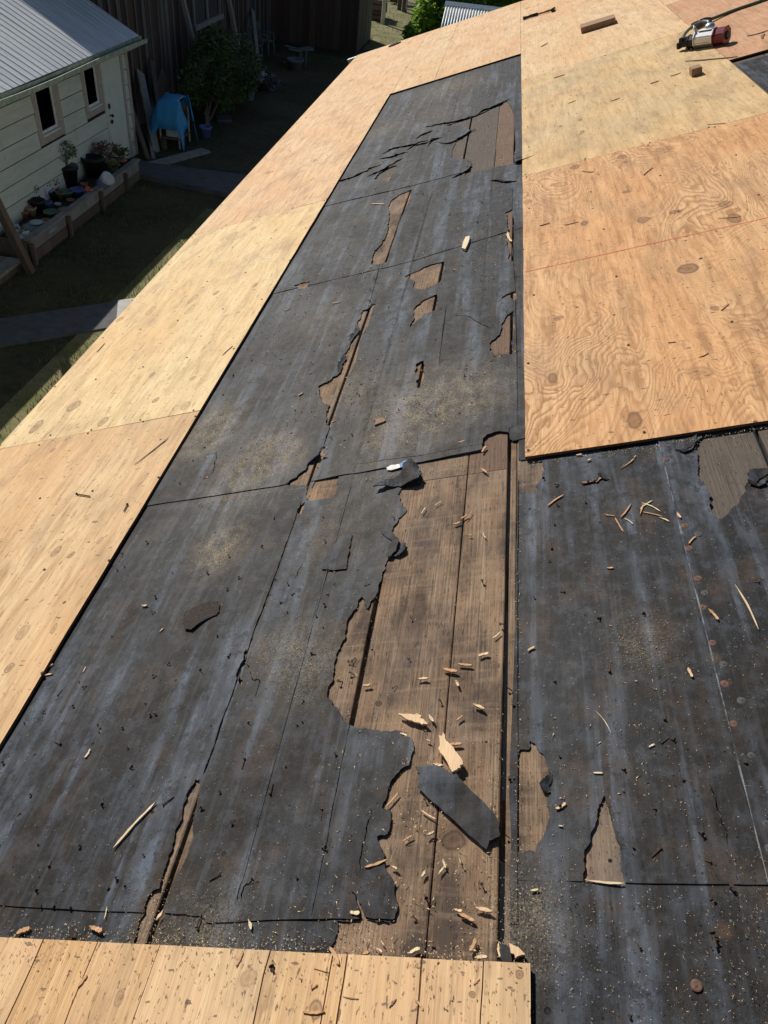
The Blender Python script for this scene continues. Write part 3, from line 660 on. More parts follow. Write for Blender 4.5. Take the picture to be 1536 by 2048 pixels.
hole(z3([(1470, 20), (1180, 60), (1110, 170), (1140, 260), (1170, 360), (1200, 500), (1225, 555), (1270, 575), (1330, 510), (1400, 430), (1430, 340), (1420, 310), (1460, 290), (1700, 270), (1700, 0)]), 'rs')
hole(z3([(80, 225), (245, 235), (235, 340), (205, 425), (160, 420), (80, 412)]), 'r')
# narrow tear at lower left along the gap
hole(z6([(1000, 0), (975, 50), (945, 120), (935, 200), (905, 250), (885, 340), (860, 420), (830, 500), (820, 560), (785, 570), (750, 630), (745, 680), (715, 720), (700, 780), (685, 870), (800, 870), (820, 750), (845, 680), (870, 610), (900, 520), (945, 430), (985, 330), (990, 200), (1020, 90), (1030, 0)]), 'ab', 0.003)
def crack(pts, w, tag='abcde', wob=0.003):
    c = jag([at(x, y) for x, y in pts], wob, 3, False, len(holes)); L, R = [], []
    for i, p in enumerate(c):
        q = c[min(i+1, len(c)-1)]; o = c[max(i-1, 0)]; d = Vector((q[0]-o[0], q[1]-o[1])).normalized(); t = i/(len(c)-1)
        ww = w*(0.25+0.75*math.sin(math.pi*min(1, max(0, t)))**0.5)*(0.6+0.8*random.random())/2
        L.append((p[0]-d.y*ww, p[1]+d.x*ww)); R.append((p[0]+d.y*ww, p[1]-d.x*ww))
    holes.append((L+R[::-1], tag))
def cline(u0, u1, v0, v1, w, tag, wob=.0008):
    n_ = 8; c = jag([(u0+(u1-u0)*i/n_, v0+(v1-v0)*i/n_) for i in range(n_+1)], wob, 3, False, 5); L, R = [], []
    for i, p in enumerate(c):
        ww = w*(.5+.9*random.random())/2*(0.3 if i in (0, len(c)-1) else 1)
        L.append((p[0], p[1]-ww)); R.append((p[0], p[1]+ww))
    holes.append((L+R[::-1], tag))
cline(0.70, 1.56, -.8335, -.828, .0034, 'b', .001)
cline(0.44, 1.05, -.5375, -.5375, .0015, 'b')
crack([(494, 1300), (480, 1340), (484, 1372)], 0.010, 'b', 0.003)
crack([(737, 615), (760, 530), (790, 440)], 0.0035, 'cd', 0.001)
crack([(662, 848), (655, 870), (648, 892)], 0.005, 'c', 0.001)
crack([(878, 735), (893, 610)], 0.003, 'c', 0.001)
crack([(1018, 870), (1020, 858), (1038, 850)], 0.002, 'c', 0.001)
crack(z2([(450, 976), (820, 925), (1200, 855)]), 0.0022, 'c', 0.0006)
crack(z2([(1030, 90), (1120, 100), (1180, 140), (1240, 170)]), 0.004)
crack(z4([(70, 180), (100, 130), (130, 80)]), 0.002, 'b')
crack(z5([(515, 165), (500, 260), (470, 400), (465, 520)]), 0.0022, 'b')
crack([(490, 1330), (505, 1360), (520, 1362), (512, 1395)], 0.003, 'b')
crack(z6([(1245, 620), (1250, 550), (1290, 505), (1335, 525)]), 0.003, 'b')
crack([(548, 582), (600, 575), (640, 570)], 0.003)
crack([(560, 590), (700, 550), (810, 527)], 0.002, 'c')
crack([(1418, 1570), (1435, 1620), (1455, 1690)], 0.002, 'r')
crack([(425, 950), (430, 930), (434, 905)], 0.003, 'c')
crack(z1([(1375, 620), (1372, 760), (1380, 1080), (1392, 1250)])+[(1034, 700), (1035, 850)], 0.0026, 'cde', 0.0006)
crack(z1([(600, 900), (680, 850), (740, 820)]), 0.002)

def inside(P, poly):
    x, y = P[:, 0], P[:, 1]; r = np.zeros(len(P), bool); n = len(poly)
    pa = np.array(poly); bb = (x > pa[:, 0].min()) & (x < pa[:, 0].max()) & (y > pa[:, 1].min()) & (y < pa[:, 1].max())
    idx = np.where(bb)[0]
    if not len(idx): return r
    xs, ys = x[idx], y[idx]; q = np.zeros(len(idx), bool)
    for i in range(n):
        x0, y0 = poly[i]; x1, y1 = poly[(i+1) % n]
        if y0 == y1: continue
        q ^= ((y0 > ys) != (y1 > ys)) & (xs < (x1-x0)*(ys-y0)/(y1-y0)+x0)
    r[idx] = q; return r
dusts = [(425, 860, .16, 1.0), (405, 885, .14, 1.0), (540, 905, .14, 1.0), (575, 915, .12, 1.0), (435, 1110, .10, 1.0), (430, 850, .22, .9), (530, 905, .25, .9), (400, 870, .3, .6), (440, 1090, .18, .9), (700, 780, .28, .7), (860, 800, .4, .9), (960, 780, .25, .6), (620, 1330, .16, .7), (560, 1300, .14, .6), (480, 960, .3, .7), (770, 880, .35, .5),
         (420, 1880, .15, .6), (300, 1860, .12, .5), (1050, 1850, .12, .8), (900, 175, .7, .8), (760, 260, .5, .5), (880, 230, .7, .4), (640, 640, .4, .4), (1280, 1290, .12, .5), (680, 1060, .3, .35)]
dc = [(at(x, y), r, s) for x, y, r, s in dusts]
def felt_sheet(tag, outline, name, lift, spacing=0.035, label=None, jagamp=0.0015):
    """outline in roof coordinates; lift(u,v) -> height; tag picks the holes cut from it"""
    out = jag(outline, jagamp, 4, True, ord(tag[0]) % 97)
    hs = [h for h, tg in holes if tag in tg]
    pa = np.array(out); lo, hi = pa.min(0), pa.max(0)
    pts = list(out); edges = [(i, (i+1) % len(out)) for i in range(len(out))]
    for h in hs:
        ha = np.array(h)
        if (ha.max(0) < lo).any() or (ha.min(0) > hi).any(): continue
        k = len(pts); pts += h; edges += [(k+i, k+(i+1) % len(h)) for i in range(len(h))]
    us = np.arange(lo[0]+spacing, hi[0], spacing); vs = np.arange(lo[1]+spacing, hi[1], spacing)
    G = np.array([(u, v) for u in us for v in vs]); G += rng.uniform(-.25, .25, G.shape)*spacing
    G = G[inside(G, out)]
    for h in hs:
        if len(G): G = G[~inside(G, h)]
    EX = []
    for jv in (-.832, -.683, -.3425, .08, .373):
        if lo[1]+.01 < jv < hi[1]-.01:
            for u in np.arange(lo[0]+.01, hi[0]-.01, .03):
                for k in (-.010, -.004, .0, .004): EX.append((u, jv+k))
    if EX:
        EX = np.array(EX); EX = EX[inside(EX, out)]
        for h in hs: EX = EX[~inside(EX, h)]
        G = G[np.min(np.abs(G[:, 1][:, None]-np.array([-.832, -.683, -.3425, .08, .373])[None, :]), axis=1) > .014]
        G = np.vstack([G, EX])
    nb = len(pts); pts += [tuple(p) for p in G]
    V_, E_, F_, _, _, _ = delaunay_2d_cdt([Vector(p) for p in pts], edges, [], 0, 1e-6)
    vv = np.array([(p.x, p.y) for p in V_]); F_ = [tuple(f) for f in F_]
    cen = np.array([vv[list(f)].mean(0) for f in F_]); keep = inside(cen, out)
    for h in hs: keep &= ~inside(cen, h)
    F_ = [f for f, k in zip(F_, keep) if k]
    cnt = {}
    for f in F_:
        for i in range(3):
            e_ = (f[i], f[(i+1) % 3]); k = (min(e_), max(e_)); cnt.setdefault(k, []).append(e_)
    bnd = [l[0] for l in cnt.values() if len(l) == 1]; bset = set(i for e_ in bnd for i in e_)
    used = sorted(set(i for f in F_ for i in f)); remap = {o: i for i, o in enumerate(used)}
    verts, dust = [], []
    on_out = lambda p: (p[0]-lo[0] < .006 or hi[0]-p[0] < .006 or p[1]-lo[1] < .006 or hi[1]-p[1] < .006)
    for o in used:
        u, v = vv[o]; w = lift(u, v)
        w += 0.0011*noise.noise(Vector((u*5, v*9, 1)))+0.0009*noise.noise(Vector((u*1.5, v*28, 7)))
        w += 0.0016*noise.noise(Vector((u*0.9, v*13, 21)))+0.0008*noise.noise(Vector((u*2.2, v*30, 4)))
        for jv, am in ((-.832, .0012), (-.683, .0024), (-.3425, .001), (.08, .001), (.373, .001)):       # boards telegraph through
            if v > jv-.001: w -= am*math.exp(-(v-jv)/.02)*(0.7+0.5*noise.noise(Vector((u*2, jv, 3))))
        if o in bset and not on_out((u, v)):
            w += max(0, 0.0002+0.0036*noise.noise(Vector((u*14, v*14, 5))))
        w = max(w, -0.0012)
        verts.append((u, v, w)); s = 0
        for (cu, cv), r, st in dc:
            s += st*math.exp(-(((u-cu)/(r*0.55))**2+((v-cv)/(r*0.42))**2))
        dust.append(min(1, s))
    faces = [tuple(remap[i] for i in f) for f in F_]
    k0 = len(verts); bl = sorted(bset); rb = {o: k0+2*i for i, o in enumerate(bl)}
    for o in bl:
        q = verts[remap[o]]; verts.append((q[0], q[1], -0.0029)); verts.append(q); dust += [0, 0]
    for a_, b_ in bnd: faces.append((rb[b_]+1, rb[a_]+1, rb[a_], rb[b_]))
    me = mesh(name, verts, faces, M['felt'])
    # smooth the top only
    me.polygons.foreach_set('use_smooth', [i < len(F_) for i in range(len(faces))])
    me.update()
    # the roof frame is left handed, keep outward normals
    at_ = me.attributes.new('dust', 'FLOAT', 'POINT'); at_.data.foreach_set('value', dust)
    me.flip_normals()
    return put(name, me, house, MR, label=label)
def lap(u0, u1, top=0.0024): return lambda u, v: 0.0002+top*max(0, 1-(u-u0)/(u1-u0)*1.0)
R_ = -0.203
felt_sheet('a', [(-0.3, -1.46), (0.47, -1.46), (0.47, R_), (-0.3, R_)], 'felt_sheet', lap(-.3, .5, 0.0006), 0.03)
felt_sheet('b', [(0.4445, -1.46), (1.69, -1.46), (1.69, R_), (0.4410, R_), (.4405, -.45), (.426, -.72), (.437, -.745), (.438, -.80)], 'felt_sheet', lap(.44, 1.69), 0.035)
felt_sheet('c', [(1.652, -1.46), (3.30, -1.46), (3.36, -.17), (1.70, -.17), (1.692, -.235), (1.676, -.290), (1.660, -.55), (1.652, -.9)], 'felt_sheet', lap(1.65, 3.3, .0030), 0.04)
felt_sheet('d', [(3.25, -1.46), (4.55, -1.46), (4.50, -.17), (3.335, -.17), (3.3, -.4), (3.24, -.72)], 'felt_sheet', lap(3.25, 4.5), 0.05)
felt_sheet('e', [(4.517, -1.46), (7.75, -1.46), (7.75, -.17), (4.44, -.17), (4.445, -.82)], 'felt_sheet', lap(4.5, 7.7), 0.06)
felt_sheet('r', [(-0.3, R_-.001), (0.52, R_-.001), (0.52, 1.6), (-0.3, 1.6)], 'felt_sheet', lap(-.3, .5, .0005), 0.035, label='right hand felt sheet nearest the camera')
felt_sheet('r', [(0.5045, -0.10), (1.78, -0.203), (1.78, 0.19), (0.5040, 0.19)] if False else [(0.5045, R_-.0005), (1.78, R_-.0005), (1.78, 0.20), (0.5040, 0.20)], 'felt_sheet', lambda u, v: 0.0003+(0.0022*max(0, 1-(u-.504)/1.2) if v > -.12 else 0.0004), 0.035)
felt_sheet('s', [(0.5035, 0.1505), (1.78, 0.1525), (1.78, 1.6), (0.503, 1.6)], 'felt_sheet', lambda u, v: 0.0022+0.0022*math.exp(-abs(v-.15)/.06)+0.0022*max(0, 1-(u-.5)/1.2), 0.04, label='felt sheet lapped over its neighbour with rusty cap nails')
felt_sheet('x', [(3.0, 1.06), (5.16, 1.06), (5.16, 2.3), (3.0, 2.3)], 'felt_sheet', lap(3.0, 5.2), 0.08)

we = T('felt_edge_highlight'); wo = we.obj(); we.col(we.mix(we.rng(we.noise(we.map(wo, (30, 30, 1)), 1.0, 4, .7), .4, .6), (0.06, 0.065, 0.075), (0.26, 0.28, 0.30))); we.rough(.8); M['edge_light'] = we.m  # pale colour paints the sun catching felt laps and ridges
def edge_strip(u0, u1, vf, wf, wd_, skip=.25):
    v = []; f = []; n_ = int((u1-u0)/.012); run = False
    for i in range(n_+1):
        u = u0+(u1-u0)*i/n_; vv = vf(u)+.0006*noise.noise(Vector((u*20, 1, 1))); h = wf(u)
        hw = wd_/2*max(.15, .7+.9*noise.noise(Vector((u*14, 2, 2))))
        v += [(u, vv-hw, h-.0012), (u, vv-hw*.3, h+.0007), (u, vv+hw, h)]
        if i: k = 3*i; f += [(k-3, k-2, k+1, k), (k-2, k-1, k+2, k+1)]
    put('felt_glint_strip', mesh('felt_glint_strip', v, f, M['edge_light']), house, MR)
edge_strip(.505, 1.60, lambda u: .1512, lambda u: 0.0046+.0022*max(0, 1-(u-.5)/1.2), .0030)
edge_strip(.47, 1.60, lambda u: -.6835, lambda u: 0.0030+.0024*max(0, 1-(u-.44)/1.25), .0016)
# curled strips of felt along the far tears, and the folded flap in the middle
def curl(pts, width, h, name='felt_curl'):
    c = jag([at(x, y) for x, y in pts], 0.01, 3, False, len(pts)*3); v = []; f = []; n = len(c)
    for i, p in enumerate(c):
        q = c[min(i+1, n-1)]; o = c[max(i-1, 0)]; d = Vector((q[0]-o[0], q[1]-o[1])).normalized(); nx, ny = -d.y, d.x
        t = i/(n-1); s = math.sin(math.pi*t)**0.6*(0.6+0.8*random.random())
        for k in range(4):
            a_ = k/3; off = (a_-.2)*width*(0.4+s); hh = 0.0015+h*s*(a_**1.5)
            v.append((p[0]+nx*off, p[1]+ny*off, hh))
    for i in range(n-1):
        for k in range(3): f.append((i*4+k, i*4+k+1, (i+1)*4+k+1, (i+1)*4+k))
    me = mesh(name, v, f, M['felt_scrap']); bm = bmesh.new(); bm.from_mesh(me)
    bmesh.ops.solidify(bm, geom=list(bm.faces), thickness=0.002); bmesh.ops.recalc_face_normals(bm, faces=bm.faces); bm.to_mesh(me); bm.free()
    return put(name, me, house, MR)
for pts in [z1([(305, 602), (350, 600), (400, 585), (460, 560), (520, 525), (600, 500)]), z1([(590, 468), (650, 458), (700, 440), (765, 425)]), z1([(515, 572), (580, 545), (640, 510), (720, 465)]),
            z1([(600, 440), (640, 415), (700, 400), (800, 380), (880, 355)]), z1([(740, 420), (800, 385), (870, 372), (940, 345)]), z1([(940, 365), (1010, 372), (1060, 345), (1110, 310), (1155, 290)]),
            z1([(860, 278), (930, 262), (1000, 255), (1100, 230), (1150, 212)]), z1([(870, 395), (895, 350), (960, 340)]), z1([(1015, 580), (1070, 555), (1110, 520), (1118, 492)]),
            z1([(1245, 595), (1320, 600), (1400, 597)]), z1([(1380, 490), (1410, 480), (1428, 470)]), z1([(800, 350), (840, 325), (900, 300)]), z1([(1150, 215), (1200, 180), (1280, 150), (1350, 115)])]:
    curl(pts, 0.020, 0.008)
for pts in [z2([(380, 322), (365, 380), (358, 430)]), z2([(455, 150), (445, 210), (420, 250)]), z2([(170, 965), (205, 935), (225, 900)]), z4([(655, 40), (680, 20), (700, -40)]), z7([(290, 320), (270, 380), (285, 420)]),
            z3([(470, 360), (540, 345), (560, 330)]), z3([(570, 300), (600, 320), (620, 345)]), z3([(1000, 170), (1060, 180), (1110, 130)]), z3([(1425, 340), (1470, 380), (1530, 320)])]:
    curl(pts, 0.012, 0.006)
def flap(poly, label, lf=0.006, th=0.0025, seed=0, name='felt_flap', mat='felt_scrap', parent=True, cat=None, group=None, warp=0.008, ja=0.003):
    P = jag([at(x, y) for x, y in poly], ja, 2, True, seed)
    cu = sum(p[0] for p in P)/len(P); cv = sum(p[1] for p in P)/len(P)
    L = [(p[0]-cu, p[1]-cv) for p in P]; pa = np.array(L); lo, hi = pa.min(0), pa.max(0); s = max(0.008, float((hi-lo).max())/14)
    G = np.array([(x, y) for x in np.arange(lo[0], hi[0], s) for y in np.arange(lo[1], hi[1], s)]); G = G[inside(G, L)]
    V_, E_, F_, *_r = delaunay_2d_cdt([Vector(p) for p in L]+[Vector(p) for p in G], [(i, (i+1) % len(L)) for i in range(len(L))], [], 1, 1e-6)
    v = [(p.x, p.y, lf+warp*(noise.noise(Vector((p.x*14+seed, p.y*14, 2)))+0.25)) for p in V_]
    me = mesh(name, v, [tuple(f) for f in F_], M[mat], False); bm = bmesh.new(); bm.from_mesh(me)
    bmesh.ops.solidify(bm, geom=list(bm.faces), thickness=th); bmesh.ops.recalc_face_normals(bm, faces=bm.faces); bm.to_mesh(me); bm.free()
    mw = MR @ Matrix.Translation((cu, cv, 0))
    return put(name, me, house if parent else None, mw, label=label, cat=cat, group=group)
flap(z2([(560, 1130), (600, 1100), (700, 1060), (735, 1030), (740, 1000), (765, 985), (775, 960), (800, 985), (830, 1010), (843, 1050), (832, 1085), (790, 1100), (700, 1105), (650, 1115)]), 'wrinkled felt flap folded back at the lap line', 0.010, 0.003, 3, warp=0.022)
flap(z3([(995, 150), (1050, 130), (1130, 95), (1135, 130), (1105, 150), (1070, 185), (1005, 180)]), None, 0.004, 0.003, 4)
flap(z3([(1430, 300), (1480, 295), (1536, 290), (1536, 320), (1500, 345), (1470, 380), (1425, 355)]), None, 0.005, 0.003, 5)
flap(z4([(240, 118), (265, 60), (290, 0), (395, -110), (405, -50), (400, 10), (385, 80), (380, 115)]), None, 0.0042, 0.002, 6, warp=0.003)
flap(z2([(600, 1380), (640, 1380), (670, 1375), (705, 1420), (690, 1500), (650, 1530), (640, 1480), (665, 1430)]), None, 0.004, 0.002, 9)

# nails driven in or half pulled, and cap nails: parts of the roof
def nail_me(L, tilt, bend, hr=0.0045, r=0.0016, lying=False):
    b = MB(); d = Vector((math.sin(tilt), 0, math.cos(tilt))); p0 = Vector((0, 0, -0.002)) if not lying else Vector((0, 0, 0.003))
    p1 = p0+d*L*0.5; d2_ = Vector((math.sin(tilt+bend), 0, math.cos(tilt+bend))); p2 = p1+d2_*L*0.5
    b.tube([p0, p1, p2], r*.8, 6); b.cyl(p2, p2+d2_*0.001, hr*.72, n=9); return b.me('nail', M['rust'])
NM = [nail_me(.010, .15, .2), nail_me(.014, .6, .5), nail_me(.018, 1.0, .45), nail_me(.008, 0, 0), nail_me(.022, 1.5, .05, lying=True), nail_me(.012, .9, -.5), nail_me(.006, 0.2, 0, .005)]
ROOFW = lambda u, v: 0.001
def nail(u, v, w, k, an): put('nail', NM[k], house, MR @ Matrix.Translation((u, v, w)) @ Matrix.Rotation(an, 4, 'Z') @ Matrix.Scale(random.uniform(.6, 1.15), 4))
mark = z4([(515, 195), (95, 240), (265, 330), (50, 350), (280, 250), (215, 600), (430, 610), (425, 650), (422, 710), (720, 610), (665, 770), (915, 860), (1320, 800), (1325, 905), (120, 890), (95, 1010), (125, 975), (315, 1165), (30, 1235), (355, 745), (750, 390), (1285, 425), (1300, 1290), (490, 318), (240, 430), (300, 200)]) + \
       z5([(825, 115), (235, 235), (820, 650), (780, 800)]) + z7([(340, 215), (690, 280), (715, 450), (370, 520), (970, 105), (1225, 1240), (760, 740), (890, 570), (1405, 295), (1155, 800), (1075, 350), (1130, 635), (870, 790), (60, 680), (50, 320), (775, 1265), (1200, 1030), (760, 1690), (1320, 970)]) + \
       z6([(175, 80), (80, 200), (515, 125), (1130, 60), (730, 385), (430, 345), (600, 535), (635, 540), (15, 330), (895, 90), (1180, 215), (1075, 520), (1035, 690), (385, 790), (1400, 20), (270, 400), (1055, 160)]) + \
       z3([(330, 610), (290, 710), (275, 825), (200, 1030), (580, 1130), (630, 1410), (335, 985), (1395, 1250), (950, 1680), (1440, 1800), (970, 1830), (300, 1500), (830, 1100), (345, 375), (500, 480), (325, 490), (250, 330), (1420, 930)])
zz8 = lambda pts: Z(0, 700, 2.382, pts)
mark += zz8([(825, 1065), (585, 990), (745, 1250), (1135, 1100), (530, 1385), (795, 1505), (420, 1600), (750, 1555), (300, 1620), (125, 1790), (465, 1800), (610, 1895), (265, 1870), (150, 1945), (615, 1995), (20, 1990), (740, 1740), (1015, 1810), (1155, 2000), (1205, 1800), (980, 1070), (970, 1550), (700, 1680), (1040, 1365), (1105, 1440), (560, 1060), (1310, 790), (1240, 940), (360, 1710)])
for k, (x, y) in enumerate(mark):
    u, v = at(x, y); nail(u, v, 0.0, random.choice([0, 1, 1, 2, 2, 5, 4]), random.uniform(0, 6.28))
for k in range(120):
    u = random.uniform(1.7, 7.5) if k < 90 else random.uniform(.4, 1.6); v = random.uniform(-1.38, -.25)
    if inside(np.array([(u, v)]), [(8, -.6), (8, -.2), (4.6, -.2), (4.6, -.6)])[0] and random.random() < .7: continue
    nail(u, v, 0.001, random.choice([0, 0, 3, 6, 5, 1]), random.uniform(0, 6.28))
capv = MB().lathe([(0.0072, 0), (0.0076, 0.0008), (0.0058, 0.0015), (0.0016, 0.0019), (0.0016, 0.0026)], n=18).me('cap_nail', M['cap'])
capg = capv.copy(); capg.materials.clear(); capg.materials.append(M['capgrey'])
for (x, y, g_) in [(1370, 1055, 0), (1397, 1072, 1), (1378, 1100, 0), (1396, 1160, 0), (1410, 1189, 1), (1405, 1218, 0), (1425, 1289, 0), (1447, 1332, 1), (1483, 1405, 1), (1467, 1451, 0), (1501, 1514, 1), (1498, 1577, 1), (1531, 1650, 1), (1332, 922, 0), (1449, 1371, 0), (1393, 1972, 0), (1536, 1700, 1)]:
    u, v = at(x, y); put('cap_nail', capg if g_ else capv, house, MR @ Matrix.Translation((u, v, 0.0045 if v > .15 else .0015)) @ Matrix.Rotation(random.uniform(0, 6), 4, 'Z'))
for k in range(46):      # rows of nail heads in the plywood
    pass
hd = MB().cyl((0, 0, 0.0), (0, 0, 0.0009), 0.0042, n=9).me('nail_head', M['rust'])
for s_ in ((1.612, 4.083, -0.186, 1.05), (2.222, 4.657, V0, EV), (0.2, 2.222, V0, EV), (4.083, 6.517, -.186, 1.05), (4.657, 7.665, V0, EV), (6.5, 8.9, -.186, 1.05)):
    for i in range(6):
        for j in range(5):
            u = s_[0]+.02+(s_[1]-s_[0]-.04)*i/5+random.uniform(-.02, .02); v = s_[2]+.02+(s_[3]-s_[2]-.04)*j/4+random.uniform(-.02, .02); u *= K_; v *= K_
            put('nail_head', hd, house, MR @ Matrix.Translation((u, v, WTOP+.0014)))

# ------------------------------------------------------------------ LOOSE CHIPS AND SPLINTERS (each a thing)
def onply(u, v):
    if u < UB+.001 and VB0 < v < VB1: return WTOP
    u /= K_; v /= K_
    if v < EV: return WTOP+.001
    if u > 7.665: return WTOP+.001
    if v > -.186 and u > 1.612 and v < 1.05: return WTOP+.001
    if v > 1.05 and u > 5.3: return WTOP+.001
    if v > .152 and u < 1.7: return .0066 if u > .503 else .0022
    return 0.0028
def chip_me(L, w, th, seed, tip=0.35):
    rr = random.Random(seed); tip = rr.choice((.06, .12, .22, .4)); w = min(w*.62, L*.32)*rr.uniform(.7, 1.1); n = 9; top, bot = [], []
    cv = rr.uniform(-.08, .08)*L
    for i in range(n):
        t = i/(n-1); x = -L/2+L*t; e_ = min(1, t/tip if rr.random() < 2 else 1, (1-t)/max(.08, tip*rr.uniform(.3, 1)))
        ww = w/2*max(.12, e_**.9)*rr.uniform(.7, 1.15); c_y = cv*math.sin(math.pi*t)
        top.append((x, c_y+ww*rr.uniform(.75, 1.1))); bot.append((x, c_y-ww*rr.uniform(.75, 1.1)))
    poly = top+bot[::-1]; m = len(poly); v = []; f = []
    zb = rr.uniform(.1, .5)*th
    for z in (0, 1):
        for (x, y) in poly: v.append((x+rr.uniform(-.2, .2)*w*z*.5, y, z*th*rr.uniform(.75, 1.1)+zb*abs(x/(L/2))**2))
    for i in range(n-1):
        a0, a1, b0, b1 = i, i+1, m-1-i, m-2-i
        f.append((a0, b0, b1, a1)); f.append((m+a0, m+a1, m+b1, m+b0)); f.append((a0, a1, m+a1, m+a0)); f.append((b1, b0, m+b0, m+b1))
    f.append((0, m, m+m-1, m-1)); f.append((n-1, n, m+n, m+n-1))
    return fixn(mesh('chip', v, f, None))
def chip(x0, y0, x1, y1, w, mat, label, name='wood_chip', cat='wood chip', th=None, group=None, lift=0.0, tip=.35):
    p, q = at(x0, y0, .004), at(x1, y1, .004); L = math.hypot(q[0]-p[0], q[1]-p[1]); u, v = (p[0]+q[0])/2, (p[1]+q[1])/2
    me = chip_me(L, w, th or max(.0012, min(.005, w*.3)), int(x0*7+y0*13), tip); me.materials.clear(); me.materials.append(M[mat])
    me.name = name
    return put(name, me, None, MR @ Matrix.Translation((u, v, onply(u, v)+lift)) @ Matrix.Rotation(math.atan2(q[1]-p[1], q[0]-p[0]), 4, 'Z'), label=label, cat=cat, group=group)
def shaped(pts, th, mat, label, name, cat, lift=.001, warp=.004, seed=1):
    return flap(pts, label, lift+.001+th, th, seed, name, mat, False, cat, None, warp, .0009)
zb = lambda pts: Z(800, 1420, 6.827, pts)
shaped(zb([(605, 345), (635, 430), (680, 490), (720, 530), (760, 580), (820, 670), (880, 760), (885, 800), (840, 820), (855, 850), (800, 880), (740, 912), (640, 720), (590, 650), (560, 600), (538, 565), (560, 540), (562, 480), (548, 395), (575, 400), (590, 405)]), .007, 'fresh',
       'largest pale split wood piece leaning on the loose black felt scrap', 'wood_chip', 'wood chip', .004, .006, 4)
shaped(zb([(0, 80), (120, 90), (210, 100), (235, 92), (300, 120), (292, 150), (360, 190), (400, 230), (370, 232), (310, 235), (250, 205), (180, 180), (110, 165), (60, 130), (30, 110)]), .005, 'fresh',
       'pale leaf shaped wood chip on bare boards above the felt scrap', 'wood_chip', 'wood chip', .002, .005, 5)
shaped(zb([(215, 800), (300, 803), (520, 800), (600, 830), (700, 900), (790, 915), (820, 970), (880, 1030), (1000, 1150), (1170, 1300), (1290, 1430), (1370, 1600), (1368, 1700), (1365, 1760), (1290, 1790), (1230, 1810), (1210, 1880), (1190, 1925), (1040, 1800), (850, 1630), (640, 1440), (400, 1230), (245, 1075), (275, 1000), (265, 940), (285, 880), (245, 850)]), .003, 'felt_scrap',
       'loose black felt scrap lying across the bare boards', 'felt_scrap', 'felt scrap', .002, .007, 11)
shaped([(371, 1228), (390, 1218), (420, 1206), (436, 1205), (441, 1212), (440, 1226), (435, 1232), (410, 1244), (385, 1263), (372, 1262), (368, 1252), (370, 1240)], .004, 'shingle',
       'small black granule shingle scrap on the left felt', 'shingle_scrap', 'shingle scrap', .001, .003, 12)
shaped(z2([(555, 715), (590, 708), (612, 703), (628, 722), (600, 735), (562, 750), (568, 730)]), .005, 'oldchip', 'small brown weathered wood piece flat on the felt', 'wood_chip', 'wood chip', .001, .002, 13)
shaped(z1([(1100, 945), (1125, 940), (1118, 975), (1098, 1018), (1078, 1010)]), .012, 'straw', 'stout pale wood stub standing out on the dark felt', 'wood_chip', 'wood chip', .002, .002, 14)
shaped(z2([(630, 998), (660, 985), (712, 980), (716, 1000), (660, 1015), (635, 1012)]), .001, 'foil', 'torn white paper label tucked under the felt lap', 'paper_scrap', 'paper scrap', .004, .003, 15)
shaped(z2([(712, 985), (740, 966), (778, 962), (765, 980), (730, 1003), (716, 1004)]), .001, 'bluefoil', 'torn blue paper label beside the folded felt flap', 'paper_scrap', 'paper scrap', .008, .003, 16)
shaped(z5([(1255, 935), (1290, 945), (1320, 985), (1325, 1045), (1270, 1040), (1258, 1000)]), .001, 'felt_scrap', 'small blue grey felt scrap at the plywood corner', 'felt_scrap', 'felt scrap', .004, .006, 17)
shaped(z5([(1310, 945), (1340, 960), (1385, 990), (1400, 1010), (1345, 1030), (1320, 1000)]), .006, 'fresh', 'ragged pale chip beside the bottom plywood corner', 'wood_chip', 'wood chip', .003, .005, 18)
